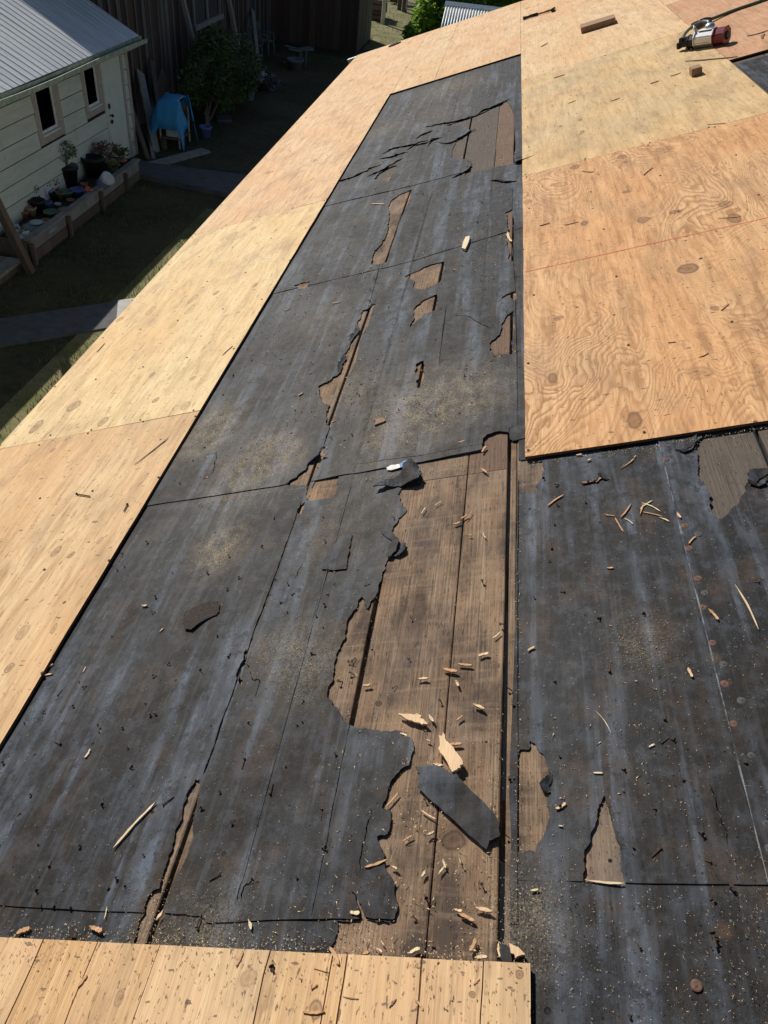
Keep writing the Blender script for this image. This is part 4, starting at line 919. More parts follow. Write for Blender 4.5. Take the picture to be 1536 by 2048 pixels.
chips = [
 (228, 1697, 312, 1606, .013, 'straw', 'long ribbed straw coloured splinter on the lower left felt'),
 (1470, 1172, 1517, 1262, .006, 'straw', 'long thin curved pale sliver on the far right felt'),
 (1189, 1420, 1222, 1466, .0025, 'straw', 'thin pale needle of wood on the right felt'),
 (486, 0, 487, 1, 0, '', ''),
 (1170, 1760, 1248, 1767, .007, 'straw', 'flat straw splinter closing the base of the triangular hole'),
 (1381, 1200, 1385, 1240, 0, '', ''),
 (1417, 1222, 1437, 1244, .012, 'tan', 'square ended tan chip beside the rusty cap nails'),
 (1095, 1013, 1128, 990, .009, 'tan', 'orange tan splinter just below the flame grain sheet'),
 (1208, 1028, 1232, 1031, .005, 'tan', 'left arm of the Y of splinters on the right felt'),
 (1230, 1035, 1247, 1064, .006, 'tan', 'lower stem of the Y of splinters on the right felt'),
 (1241, 1035, 1262, 1007, .007, 'tan', 'upper right arm of the Y of splinters on the right felt'),
 (1248, 1036, 1266, 1048, .004, 'straw', 'pale splinter right of the Y of splinters'),
 (1280, 1018, 1306, 1000, .005, 'straw', 'pale splinter topmost in the crossed heap on the right felt'),
 (1282, 1005, 1321, 1023, .005, 'straw', 'long pale splinter crossing the heap on the right felt'),
 (1280, 1030, 1288, 1006, .008, 'tan', 'short tan splinter at the left end of the crossed heap'),
 (1285, 1024, 1326, 1033, .006, 'tan', 'long tan splinter at the foot of the crossed heap'),
 (1316, 1034, 1339, 1043, .006, 'fresh', 'stubby pale splinter right of the crossed heap'),
 (1239, 937, 1271, 914, .006, 'tan', 'brown straight splinter below the flame grain sheet edge'),
 (1163, 967, 1190, 962, .012, 'oldchip', 'brown shard poking from the felt tear on the right'),
 (1192, 965, 1203, 955, .010, 'tan', 'small tan shard poking from the felt tear on the right'),
 (1354, 1027, 1362, 1039, .009, 'fresh', 'blunt pale chip beside the felt lap seam'),
 (1378, 1090, 1392, 1075, .006, 'tan', 'tan sliver resting over the felt lap seam'),
 (1212, 1136, 1228, 1136, .008, 'tan', 'oval orange tan chip in the middle of the right felt'),
 (1055, 1302, 1070, 1294, .009, 'fresh', 'wedge of pale wood on the right felt near the strip'),
 (1376, 1336, 1385, 1355, .010, 'fresh', 'notched pale chip on the right felt left of the seam'),
 (1268, 1362, 1275, 1362, .006, 'fresh', 'small pale flake on the right felt below the seam middle'),
 (1111, 1618, 1132, 1606, .008, 'fresh', 'pale chip with a nail beside the round bare patch'),
 (1186, 1545, 1206, 1546, .006, 'straw', 'little pale splinter bundle above the triangular hole'),
 (1298, 1495, 1309, 1489, .008, 'straw', 'straw chip above and right of the triangular hole'),
 (1061, 1782, 1077, 1779, .008, 'straw', 'straw chip low on the right felt beside the narrow strip'),
 (1116, 1651, 1126, 1653, .007, 'fresh', 'pale flake between the round bare patch and the triangle'),
 (866, 1740, 895, 1749, 0, '', ''),
 (949, 1816, 986, 1825, .012, 'fresh', 'pale blunt splinter on bare boards near the bottom gap'),
 (908, 1818, 925, 1822, .008, 'fresh', 'curled pale chip left end of a pair near the bottom'),
 (918, 1828, 950, 1843, .010, 'tan', 'tan leaf shaped chip right below the curled chip'),
 (877, 1750, 891, 1731, .006, 'straw', 'straight pale splinter standing out beside the board knot'),
 (842, 1756, 852, 1741, .011, 'straw', 'stout straw chip in the middle of the lower boards'),
 (886, 1718, 892, 1736, .006, 'straw', 'upper pale splinter of the pair beside the knot'),
 (806, 1682, 826, 1670, .005, 'tan', 'thin tan splinter over the lower bare boards'),
 (781, 1733, 796, 1740, .013, 'fresh', 'square pale chip near the lower felt edge'),
 (730, 1735, 776, 1719, .009, 'tan', 'tan splinter lying on the torn lower felt edge'),
 (771, 1614, 797, 1585, .006, 'tan', 'bent tan splinter by the felt edge left of the felt scrap'),
 (842, 1620, 872, 1638, .005, 'fresh', 'bent pale splinter below the left end of the felt scrap'),
 (853, 1672, 870, 1665, .016, 'straw', 'pale bow shaped chip over the central crack'),
 (700, 1825, 720, 1826, .010, 'straw', 'straw chip on the lap line of the lower felt'),
 (497, 1838, 503, 1860, .009, 'straw', 'pale stick across the lap line at lower middle'),
 (181, 1854, 206, 1864, .016, 'tan', 'flat tan chip just above the bottom plywood'),
 (35, 1868, 62, 1858, .020, 'tan', 'wide tan chip at the lower left above the plywood'),
 (313, 1842, 328, 1822, .014, 'fresh', 'ragged pale chip at the foot of the narrow tear'),
 (208, 1840, 214, 1812, .004, 'straw', 'pale thin curl across the left lap line'),
 (150, 1865, 149, 1880, .003, 'oldchip', 'dark spike lying at the bottom plywood edge'),
 (726, 1372, 743, 1370, .013, 'fresh', 'small pale block shaped chip on the bare boards above the hole'),
 (834, 1359, 857, 1357, .010, 'fresh', 'pale pointed chip on the middle bare boards'),
 (886, 1338, 916, 1344, .013, 'tan', 'knobbly tan chip over the crack in the middle boards'),
 (916, 1328, 945, 1331, .009, 'tan', 'reddish knobbly chip right of the middle crack'),
 (957, 1312, 978, 1307, .009, 'fresh', 'pale almond chip near the wide gap'),
 (986, 1276, 1001, 1263, .005, 'straw', 'thin pale sliver near the wide gap'),
 (912, 1362, 917, 1374, .013, 'fresh', 'upright pale chip right of the middle crack'),
 (947, 1410, 970, 1420, .022, 'fresh', 'broad pale chip between the crack and the wide gap'),
 (913, 1442, 926, 1432, .009, 'tan', 'tan almond chip above the largest pale piece'),
 (900, 1489, 924, 1488, .013, 'tan', 'orange tan chip right of the largest pale piece'),
 (866, 1529, 888, 1533, .016, 'fresh', 'short blunt pale chip touching the felt scrap top'),
 (858, 1430, 868, 1445, .014, 'straw', 'folded straw chip right of the leaf shaped chip'),
 (832, 1427, 843, 1433, .009, 'fresh', 'little pale chip above the leaf shaped chip'),
 (852, 1480, 861, 1483, .010, 'fresh', 'small square pale chip below the leaf shaped chip'),
 (800, 1466, 814, 1471, .005, 'straw', 'pale straw curl at the corner of the felt tongue'),
 (930, 1040, 944, 1022, .004, 'tan', 'thin tan stick standing over the board crack'),
 (922, 1038, 936, 1030, .010, 'tan', 'tan chip wedged in the board crack'),
 (906, 1049, 921, 1044, .008, 'tan', 'tan splinter left of the board crack'),
 (962, 938, 974, 947, .014, 'tan', 'tan triangular chip on the board by the upper gap'),
 (916, 886, 930, 882, .010, 'tan', 'tan forked chip on the felt above the lap line'),
 (964, 905, 972, 893, .010, 'tan', 'tan chip at the right end of the lap line'),
 (966, 1065, 972, 1076, .004, 'straw', 'thin pale splinter between crack and gap'),
 (934, 1071, 945, 1071, .008, 'tan', 'small tan chip right of the board crack'),
 (843, 1027, 851, 1015, .005, 'straw', 'upper of two pale splinters beside the felt tear'),
 (869, 1011, 883, 1002, .003, 'straw', 'needle thin splinter on the upper bare boards'),
 (741, 408, 770, 409, .012, 'fresh', 'pale straight splinter on the far felt by the tear'),
 (664, 607, 680, 604, .010, 'fresh', 'pale splinter on the left felt halfway up'),
 (667, 636, 669, 640, 0, '', ''),
 (567, 623, 582, 616, .008, 'tan', 'tan splinter on the left felt halfway up'),
 (1016, 465, 1024, 485, .020, 'fresh', 'pale wedge in the narrow tear beside the plywood'),
 (596, 762, 608, 755, 0, '', ''),
 (598, 792, 607, 786, .014, 'tan', 'tan lump on the left felt beside the long tear'),
 (661, 845, 672, 841, .006, 'tan', 'small tan splinter at the foot of the long tear'),
 (168, 1505, 179, 1515, .0, '', ''),
 (170, 1516, 181, 1498, .009, 'straw', 'straw leaf shaped chip on the lower left felt'),
 (86, 1352, 106, 1348, .010, 'fresh', 'pale folded chip on the edge of the eave plywood'),
 (97, 1334, 107, 1328, .010, 'fresh', 'pale small chip on the edge of the eave plywood'),
 (284, 1212, 296, 1211, .012, 'fresh', 'pale flake on the left felt above the shingle scrap'),
 (166, 1345, 172, 1333, .006, 'fresh', 'small pale curl on the left felt'),
 (319, 1264, 327, 1256, .006, 'tan', 'small tan leaf on the left felt near the shingle scrap'),
 (272, 935, 340, 881, .007, 'oldchip', 'long dark grey stick on the honey plywood'),
 (196, 709, 212, 691, .012, 'tan', 'brown stick on the pale eave plywood'),
 (447, 716, 468, 697, .008, 'oldchip', 'dark splinter on the pale eave plywood near its edge'),
 (1288, 356, 1306, 341, .014, 'tan', 'brown stick near the top of the flame grain sheet'),
 (1080, 457, 1101, 451, .010, 'oldchip', 'short dark splinter on the left of the flame grain sheet'),
 (1130, 456, 1158, 449, .007, 'oldchip', 'thin brown splinter beside the short dark one'),
 (1435, 443, 1482, 439, .006, 'tan', 'long tan splinter just above the red chalk line'),
 (1392, 718, 1416, 714, .0, '', ''),
 (1442, 628, 1457, 615, .006, 'oldchip', 'dark thin splinter right of the big knot'),
 (1398, 722, 1417, 713, .006, 'oldchip', 'dark thin splinter low on the flame grain sheet'),
 (1336, 693, 1352, 691, .006, 'oldchip', 'short dark splinter below the big knot'),
 (1164, 347, 1188, 349, .010, 'oldchip', 'dark splinter at the upper left of the flame grain sheet'),
 (1340, 157, 1362, 150, .010, 'oldchip', 'splinter left of the small wooden block'),
 (1301, 172, 1318, 166, .012, 'oldchip', 'dark twig in the middle of the olive sheet'),
 (1221, 207, 1240, 200, .010, 'oldchip', 'dark twig left of centre on the olive sheet'),
 (1137, 211, 1152, 205, .010, 'oldchip', 'dark twig leftmost on the olive sheet'),
 (1108, 160, 1130, 153, .014, 'tan', 'tan splinter near the top left of the olive sheet'),
 (1415, 255, 1452, 252, .008, 'tan', 'pale lath on the lower edge of the olive sheet'),
 (1371, 128, 1475, 119, .022, 'oldchip', 'long thin lath below the nail gun'),
 (1494, 77, 1536, 66, .016, 'oldchip', 'dark lath on the reddish sheet right of the nail gun'),
 (1525, 82, 1529, 72, .03, 'oldchip', 'short dark splinter under the dark lath'),
 (1398, 55, 1418, 54, .012, 'oldchip', 'thin twig under the air hose'),
 (1082, 97, 1096, 90, .016, 'oldchip', 'dark splinter on the sheet below the hammer'),
 (1104, 1, 1105, 2, 0, '', ''),
 (628, 1984, 640, 1975, .008, 'tan', 'tan bent splinter on the bottom plywood'),
 (612, 2030, 655, 2029, .010, 'tan', 'reddish splinter lying at the bottom plywood knot'),
 (690, 1998, 722, 2003, .004, 'oldchip', 'thin brown twig on the bottom plywood'),
 (783, 2020, 797, 2003, .006, 'oldchip', 'dark diagonal splinter on the bottom plywood'),
 (833, 2003, 850, 2026, .007, 'tan', 'reddish sliver in the bottom plywood crack'),
 (950, 1975, 962, 1963, .005, 'tan', 'small tan splinter on the right of the bottom plywood'),
 (632, 1942, 664, 1951, .003, 'oldchip', 'long dark twig across the bottom plywood split'),
 (664, 1900, 683, 1936, .012, 'tan', 'curled reddish bark strip hanging over the bottom plywood edge'),
 (478, 1938, 492, 1908, .008, 'tan', 'reddish strip lifting from the bottom plywood'),
 (164, 1980, 182, 1956, .009, 'tan', 'brown sliver raised on the left of the bottom plywood'),
 (820, 1908, 842, 1898, .020, 'straw', 'pale ridged chip at the bottom plywood edge'),
 (725, 1910, 741, 1906, .018, 'tan', 'rounded tan chip on the bottom plywood edge'),
 (762, 1881, 768, 1891, .010, 'fresh', 'pale leaf chip on the boards above the bottom plywood'),
 (858, 1883, 866, 1884, .012, 'tan', 'small tan flake on the boards above the bottom plywood'),
 (942, 1900, 953, 1902, .010, 'straw', 'little straw chip right of the middle bottom crack'),
 (950, 1917, 976, 1915, .014, 'straw', 'straw chip pair at the bottom plywood edge'),
 (940, 1903, 952, 1878, .012, 'tan', 'reddish angular chip above the plywood edge'),
 (756, 1897, 764, 1905, .006, 'straw', 'thin straw splinter at the bottom plywood edge'),
 (997, 1885, 1000, 1915, .006, 'fresh', 'pale sliver upright at the foot of the wide gap'),
]
for c in chips:
    if c[4] > 0:
        long_ = any(w in c[6] for w in ('splinter', 'sliver', 'needle', 'stick', 'twig', 'lath', 'stem', 'arm'))
        nm = 'splinter' if long_ else 'wood_chip'
        ct_ = 'splinter' if long_ else 'wood chip'
        if 'bark' in c[6]: nm, ct_ = 'bark_strip', 'bark strip'
        if c[6].startswith('dark spike'): nm, ct_ = 'spike', 'spike'
        chip(c[0], c[1], c[2], c[3], c[4], c[5], c[6], nm, ct_)
chip(1268, 914, 1272, 911, .006, 'fresh', 'pale crumb beside the flame grain sheet edge')
chip(1152, 911, 1164, 909, .010, 'fresh', 'left pale crumb under the edge of the flame grain sheet')
chip(1174, 922, 1182, 918, .012, 'fresh', 'right pale crumb below the edge of the flame grain sheet')
# a nail lying loose on the eave plywood
def loose_nail(x0, y0, x1, y1, label):
    p, q = at(x0, y0, WTOP), at(x1, y1, WTOP); L = math.hypot(q[0]-p[0], q[1]-p[1])
    b = MB(); b.cyl((0, 0, .0028), (L, 0, .0022), .002, n=8); b.cyl((-.0015, 0, .0035), (0, 0, .0035), .0045, n=10)
    put('loose_nail', b.me('loose_nail', M['rust']), None, MR @ Matrix.Translation((p[0], p[1], onply(*p)+.0005)) @ Matrix.Rotation(math.atan2(q[1]-p[1], q[0]-p[0]), 4, 'Z'), label=label, cat='nail')
loose_nail(155, 990, 181, 994, 'loose nail lying on the honey eave plywood')
loose_nail(256, 1011, 249, 1024, 'short bright nail on the honey eave plywood near its inner edge')
loose_nail(545, 1935, 548, 1945, 'small nail stub on the bottom plywood beside its split')
loose_nail(1425, 1862, 1433, 1890, 'large bent nail on the lower right felt')

# sawdust and slivers too small to pick out
def tiny(n, sampler, lmin, lmax, wmin, wmax, w0, name, mat, label, cat):
    v = []; f = []
    for _ in range(n):
        s = sampler()
        if s is None: continue
        u, vv = s; L = random.uniform(lmin, lmax)*random.random()**.5; wd2 = random.uniform(wmin, wmax); an = random.uniform(0, 6.28); ca, sa = math.cos(an), math.sin(an)
        w = onply(u, vv)+w0; k = len(v); h = wd2*.6
        for (x, y, z) in ((-L/2, 0, 0), (L/2, -wd2/2, 0), (L/2*.8, wd2/2, 0), (0, 0, h)): v.append((u+x*ca-y*sa, vv+x*sa+y*ca, w+z+random.uniform(0, .0006)))
        f += [(k, k+1, k+3), (k+1, k+2, k+3), (k+2, k, k+3), (k, k+2, k+1)]
    return put(name, fixn(mesh(name, v, f, M[mat])), None, MR, label=label, cat=cat, kind='stuff')
def area(x0, y0, x1, y1):
    def f():
        x = random.uniform(x0, x1); y = random.uniform(y0, y1); p = at(x, y)
        if random.random() > 0.35+0.9*(noise.noise(Vector((p[0]*5, p[1]*5, 3)))+.3): return None
        return p if onply(*p) < .01 else None
    return f
def near_dust():
    (cu, cv), r, s = random.choice(dc); u = random.gauss(cu, r*.42); v = random.gauss(cv, r*.33)
    return (u, v) if onply(u, v) < .01 and v > EV+.01 and u < 7.6 else None
def mixs():
    r = random.random()
    return area(0, 880, 1030, 1900)() if r < .5 else area(1030, 900, 1536, 2048)() if r < .85 else area(450, 150, 1040, 900)()
def mids():
    r = random.random()
    return area(640, 1420, 1020, 1900)() if r < .5 else area(560, 1100, 1000, 1700)() if r < .7 else area(0, 1800, 1000, 1910)() if r < .85 else area(1100, 1250, 1330, 1600)()
tiny(10500, mixs, .0008, .0055, .0004, .0010, 0, 'wood_slivers', 'fresh', 'tiny pale wood slivers scattered over the felt and boards', 'slivers')
tiny(520, mids, .004, .016, .0008, .002, 0, 'wood_splinters', 'fresh', 'small pale splinters strewn over the lower bare boards', 'splinters')
tiny(4500, mixs, .001, .006, .0008, .0018, 0, 'dark_crumbs', 'dark', 'black felt crumbs scattered over the roof', 'crumbs')
tiny(11000, near_dust, .001, .0045, .0007, .0018, 0, 'sawdust', 'straw', 'pale sawdust drifted in patches on the felt', 'sawdust')
def farbits():
    u = random.uniform(1.75, 7.5); v = random.uniform(-1.36, -.2)
    if u > 5.4 and random.random() < .4: u = random.gauss(6.6, .35)
    return (u, v) if u < 7.5 and noise.noise(Vector((u*2, v*6, 5))) > -.15 else None
tiny(1500, farbits, .005, .026, .0016, .0045, 0, 'far_slivers', 'fresh', 'pale slivers strewn over the middle and far felt', 'slivers')
tiny(2200, farbits, .004, .014, .0015, .004, 0, 'far_crumbs', 'dark', 'black crumbs and old nail stubs over the middle and far felt', 'crumbs')
def drift():
    r = random.random()
    if r < .45: p = (UB+abs(random.gauss(0, .018)), random.uniform(VB0, VB1))
    elif r < .5: p = (random.uniform(.4, 1.6), -.2055+random.gauss(0, .004))
    elif r < .75: p = (1.60-abs(random.gauss(0, .012)), random.uniform(-.18, .9))
    else: p = (1.645-abs(random.gauss(0, .01)), random.uniform(-1.35, -.3))
    p = (p[0]*K_, p[1]*K_)
    return p if onply(*p) < .01 else None
tiny(2600, drift, .001, .008, .0006, .002, 0, 'edge_sawdust', 'straw', 'sawdust and slivers gathered along the plywood and felt edges', 'sawdust')
def plydirt():
    r = random.random()
    if r < .3: p = (UB-abs(random.gauss(0, .04)), random.uniform(VB0, VB1))
    elif r < .75: p = (random.uniform(1.62, 6.4), random.uniform(-.18, 1.04))
    else: p = (random.uniform(.3, 7.5), random.uniform(V0+.02, EV-.01))
    return p
tiny(1100, plydirt, .0015, .009, .0006, .0020, .001, 'plywood_crumbs', 'oldchip', 'brown crumbs and bark bits scattered on the plywood', 'crumbs')

# ------------------------------------------------------------------ TOOLS on the far plywood
def frame_on_roof(x0, y0, x1, y1, w=WTOP+.001):
    p, q = at(x0, y0, w), at(x1, y1, w); L = math.hypot(q[0]-p[0], q[1]-p[1]); an = math.atan2(q[1]-p[1], q[0]-p[0])
    return MR @ Matrix.Translation((p[0], p[1], w)) @ Matrix.Rotation(an, 4, 'Z'), L
# hammer
mw, L = frame_on_roof(1047, 40, 1112, 21)
h = thing('hammer', 'black and orange handled hammer lying on the far plywood', 'hammer', mat=mw); WM[h.name] = mw
put('grip', MB().tube([(0, 0, .016), (L*.2, 0, .017), (L*.45, 0, .016)], [.017, .015, .016], 10).me('grip', M['black'], True), h)
put('handle', MB().tube([(L*.45, 0, .016), (L*.9, 0, .017)], [.011, .010], 10).me('handle', M['orangewood'], True), h)
hb_ = MB(); hb_.cyl((L*.93, -.05, .018), (L*.93, .03, .018), .014, n=12); hb_.cyl((L*.93, .03, .018), (L*.93, .055, .018), .019, n=12)
hb_.tube([(L*.93, -.05, .018), (L*.93-.01, -.08, .016), (L*.93-.035, -.10, .012)], [.013, .010, .004], 8)
put('head', hb_.me('head', M['black']), h)
# short board and block
mw, L = frame_on_roof(1163, 68, 1232, 47)
put('board_offcut', MB().box((0, -.20, 0), (L, 0, .045)).me('board_offcut', M['blockwood'], bevel=.003), None, mw, label='short brown board offcut lying on the far plywood', cat='board')
mw, L = frame_on_roof(1384, 155, 1405, 149)
put('wood_block', MB().box((0, -.085, 0), (L, 0, .042)).me('wood_block', M['blockwood'], bevel=.003), None, mw, label='small square wood block on the olive stained plywood', cat='block')
# nail gun
mw, L = frame_on_roof(1349, 107, 1447, 93); mw = mw @ Matrix.Translation((0, -.05, 0)) @ Matrix.Scale(-1, 4, (0, 1, 0))
ng = thing('nail_gun', 'silver and maroon air nail gun lying on its side on the plywood', 'nail gun', mat=mw); WM[ng.name] = mw
r0 = .050
def octo(x0, x1, r, zc, yc=0.0, rz=None):
    rz = rz or r; b = MB(); n = 8; v = []; f = []
    for x in (x0, x1):
        for k in range(n): a_ = 2*math.pi*(k+.5)/n; v.append((x, yc+r*math.cos(a_), zc+rz*math.sin(a_)))
    for k in range(n): l = (k+1) % n; f.append((k, l, n+l, n+k))
    f.append(tuple(range(n))); f.append(tuple(range(n, 2*n))[::-1]); b.add(v, f); return b
put('body', octo(L*.38, L*.76, r0*.98, r0).me('body', M['steel'], bevel=.006), ng)
put('end_cap', octo(L*.762, L*.99, r0*.97, r0*.99).me('end_cap', M['maroon'], bevel=.007), ng)
put('collar', octo(L*.24, L*.378, r0*.80, r0*.85).me('collar', M['black'], bevel=.004), ng)
nb = MB(); nb.box((L*.04, -.018, .02), (L*.22, .018, .075)); nb.box((0, -.026, .014), (L*.07, .026, .050)); nb.cyl((L*.1, -.03, .06), (L*.1, .03, .06), .014, n=10)
put('nose', nb.me('nose', M['black'], bevel=.003), ng)
put('handle', MB().tube([(L*.62, .04, .085), (L*.50, .085, .115), (L*.36, .115, .115), (L*.22, .13, .10)], [.022, .021, .020, .024], 10).me('handle', M['black'], True), ng)
put('trigger', MB().box((L*.52, .055, .050), (L*.57, .075, .065)).me('trigger', M['brass'], bevel=.002), ng)
put('valve_housing', MB().lathe([(.030, 0), (.032, .02), (.026, .034), (.010, .040)], (L*.60, .035, .085), 14).me('valve_housing', M['steel'], True), ng)
put('magazine', MB().box((L*.10, .03, .012), (L*.46, .085, .038)).me('magazine', M['black'], bevel=.003), ng)
put('air_fitting', MB().cyl((L*.22, .13, .10), (L*.12, .145, .085), .010, n=10).me('air_fitting', M['brass']), ng)
put('label_plate', MB().box((L*.44, -.020, r0*2-.0015), (L*.70, .018, r0*2+.001)).me('label_plate', M['whitetrim']), ng)
put('exhaust_cap', MB().cyl((L*.99, 0, r0), (L*1.02, 0, r0), .026, .020, 12).me('exhaust_cap', M['black']), ng)
for k_ in range(4): put('screw', MB().cyl((L*.765, (-.033, .033)[k_ % 2], (.022, .078)[k_//2]), (L*.755, (-.033, .033)[k_ % 2], (.022, .078)[k_//2]), .006, n=6).me('screw', M['steel']), ng)
put('hook', MB().tube([(L*.30, .05, .09), (L*.30, .02, .125), (L*.36, -.01, .12), (L*.40, -.02, .10)], .005, 6).me('hook', M['steel']), ng)
# hose
hp = [(1366, 84, .045), (1366, 75, .055), (1371, 66, .06), (1380, 57, .05), (1391, 49, .035), (1402, 44, .03), (1420, 39, .02), (1446, 29, .012), (1475, 18, .010), (1505, 8, .010), (1536, -3, .010), (1575, -18, .010), (1640, -40, .010)]
pp = []
for x, y, w in hp: u, v = at(x, y, WTOP+w); pp.append((u, v, WTOP+w))
def smooth_path(P, k=4):
    out = []
    for i in range(len(P)-1):
        p0_ = P[max(i-1, 0)]; p1_ = P[i]; p2_ = P[i+1]; p3_ = P[min(i+2, len(P)-1)]
        for j in range(k):
            t = j/k; out.append(tuple(.5*((2*b_)+(-a_+c2)*t+(2*a_-5*b_+4*c2-d3)*t*t+(-a_+3*b_-3*c2+d3)*t**3) for a_, b_, c2, d3 in zip(p0_, p1_, p2_, p3_)))
    out.append(P[-1]); return out
hs = thing('air_hose', 'olive green air hose running from the nail gun across the plywood', 'hose', mat=MR); WM[hs.name] = MR
put('hose', MB().tube(smooth_path(pp), .0105, 9).me('hose', M['hose'], True), hs)
c0 = pp[5]; c1 = pp[6]
put('coupling', MB().tube([c0, tuple((a_+b_)/2 for a_, b_ in zip(c0, c1)), c1], [.019, .022, .015], 10).me('coupling', M['black']), hs)
put('coupling_nut', MB().cyl((c0[0]-.02, c0[1]-.06, c0[2]), (c0[0]+.02, c0[1]-.015, c0[2]), .014, n=6).me('coupling_nut', M['black']), hs)
u_, v_ = at(777, 95, WTOP)
put('shingle_crumb', MB().prism([(0, 0), (.12, .02), (.15, .09), (.10, .16), (.03, .13), (-.02, .06)], 0, .012).me('shingle_crumb', M['shingle'], bevel=.003), None, MR @ Matrix.Translation((u_, v_, WTOP+.001)), label='dark shingle crumb on the far edge of the plywood', cat='shingle scrap')

# ------------------------------------------------------------------ SHED
XS = -7.61
shed = thing('shed', 'cream clapboard shed with metal roof, two small windows and a door', 'shed', (XS-2, 11, 0)); WM['shed'] = Matrix.Translation((XS-2, 11, 0))
I4 = Matrix()
SY0, SY1, SH = 3.5, 17.12, 2.30
put('wall', MB().box((XS-4.2, SY0, -.05), (XS+.004, SY1, SH-.05)).me('wall', M['dark']), shed, I4)  # dark core fills the siding joints, painted in place of shadow lines
opens = [(13.08, 14.02, 1.18, 2.13), (14.95, 15.80, 1.20, 2.13), (15.80, 16.86, 0.0, 2.13)]
nC = 8; ch = SH/nC
for k in range(nC):
    z0, z1 = k*ch, (k+1)*ch; segs = [(SY0, SY1-.08)]
    for (a_, b_, c2, d3) in opens:
        if c2 < z1-.05 and d3 > z0+.05:
            ns = []
            for s0, s1 in segs:
                if a_ > s0 and a_ < s1: ns.append((s0, a_))
                if b_ < s1 and b_ > s0: ns.append((b_, s1))
                if a_ >= s1 or b_ <= s0: ns.append((s0, s1))
            segs = ns
    for s0, s1 in segs:
        parts = [(s0, s1)] if s1-s0 < 6 else [(s0, s0+4.1+k % 3), (s0+4.1+k % 3, s1)]
        for q0, q1 in parts:
            sg = random.uniform(-.003, .003); v = [(XS+.0045, q0, z0+sg), (XS+.024, q0, z0+.002+sg), (XS+.009, q0, z1-.020), (XS+.0045, q0, z1-.020), (XS+.0045, q1, z0-sg), (XS+.024, q1, z0+.002-sg), (XS+.009, q1, z1-.020), (XS+.0045, q1, z1-.020)]
            put('siding_board', fixn(mesh('siding_board', v, [(0, 1, 2, 3), (4, 5, 6, 7), (0, 1, 5, 4), (1, 2, 6, 5), (2, 3, 7, 6), (3, 0, 4, 7)], M['cream'])), shed, I4)
put('corner_trim', MB().box((XS-.03, SY1-.08, 0), (XS+.035, SY1+.02, SH-.02)).me('corner_trim', M['trim'], bevel=.004), shed, I4)
for (a_, b_, c2, d3) in opens[:2]:
    wf = put('window', MB().box((XS-.01, a_, c2), (XS+.030, a_+.12, d3)).box((XS-.01, b_-.22, c2), (XS+.030, b_, d3)).box((XS-.01, a_+.12, c2), (XS+.030, b_-.22, c2+.17)).box((XS-.01, a_+.12, d3-.04), (XS+.030, b_-.22, d3)).me('window', M['trim']), shed, I4)
    ws = Matrix.Translation((XS-2, 11, 0)); WM[wf.name] = I4
    def sub(nm, me): o = put(nm, me); o.parent = wf; return o
    y0, y1, z0, z1 = a_+.12, b_-.22, c2+.17, d3-.04
    sub('pane', MB().box((XS-.005, y0+.03, z0+.03), (XS+.004, y1-.03, z1-.03)).me('pane', M['glass']))
    sub('sash', MB().box((XS+.004, y0, z0), (XS+.022, y0+.032, z1)).box((XS+.004, y1-.05, z0), (XS+.022, y1, z1)).box((XS+.004, y0+.032, z0), (XS+.022, y1-.05, z0+.045)).box((XS+.004, y0+.032, z1-.03), (XS+.022, y1-.05, z1)).me('sash', M['whitetrim']))
    sub('sill', MB().box((XS+.0305, y0-.02, z0-.035), (XS+.075, y1+.01, z0-.005)).me('sill', M['whitetrim'], bevel=.004))
dr_ = put('door', MB().box((XS-.01, 15.90, .03), (XS+.020, 16.74, 2.08)).me('door', M['doorpaint'], bevel=.004), shed, I4)
o = put('handle', MB().cyl((XS+.02, 15.97, 1.05), (XS+.07, 15.97, 1.05), .014, n=10).cyl((XS+.07, 15.97, 1.05), (XS+.095, 15.97, 1.05), .03, n=12).me('handle', M['black'])); o.parent = dr_
o = put('lock', MB().box((XS+.0205, 15.94, 1.18), (XS+.045, 16.0, 1.27)).me('lock', M['black'], bevel=.004)); o.parent = dr_
o = put('padlock', MB().cyl((XS+.035, 15.99, .93), (XS+.055, 15.99, .93), .04, n=10).me('padlock', M['black'])); o.parent = dr_
for k, (a_, b_) in enumerate(((15.80, 15.89), (16.75, 16.86))):
    put('door_casing', MB().box((XS-.01, a_, 0), (XS+.030, b_, 2.10)).me('door_casing', M['trim'] if k else M['cream'], bevel=.003), shed, I4)
put('door_header', MB().box((XS-.01, 15.80, 2.102), (XS+.032, 16.86, 2.19)).me('door_header', M['trim'], bevel=.003), shed, I4)
# metal roof: sheets with ribs down the slope
XE, ZE, TS = -7.31, 2.325, 0.5
def roofpt(d, y, w=0): n_ = Vector((TS, 0, 1)).normalized(); return Vector((XE-d, y, ZE+d*TS))+n_*w
y = 17.24; k = 0
while y > 3.2:
    y0 = y-.76; v = []; f = []; prof = []
    nr_ = 4
    for r in range(nr_):
        yy = y-.76*r/nr_
        prof += [(yy, 0), (yy-.155, 0), (yy-.160, .009), (yy-.175, .009), (yy-.18, 0)]
    prof.append((y0+.002, 0))
    for d in (0.0, 2.6):
        for (yy, w) in prof: v.append(roofpt(d, yy, w+(k % 2)*.002))
    n = len(prof)
    f = [(i, i+1, n+i+1, n+i) for i in range(n-1)]
    me = mesh('roof_panel', v, f, M['galv']); bm = bmesh.new(); bm.from_mesh(me); bmesh.ops.recalc_face_normals(bm, faces=bm.faces); bmesh.ops.solidify(bm, geom=list(bm.faces), thickness=.002); bm.to_mesh(me); bm.free()
    put('roof_panel', me, shed, I4); y = y0; k += 1
back = MB(); rp = XE-2.6; rz = ZE+2.6*TS
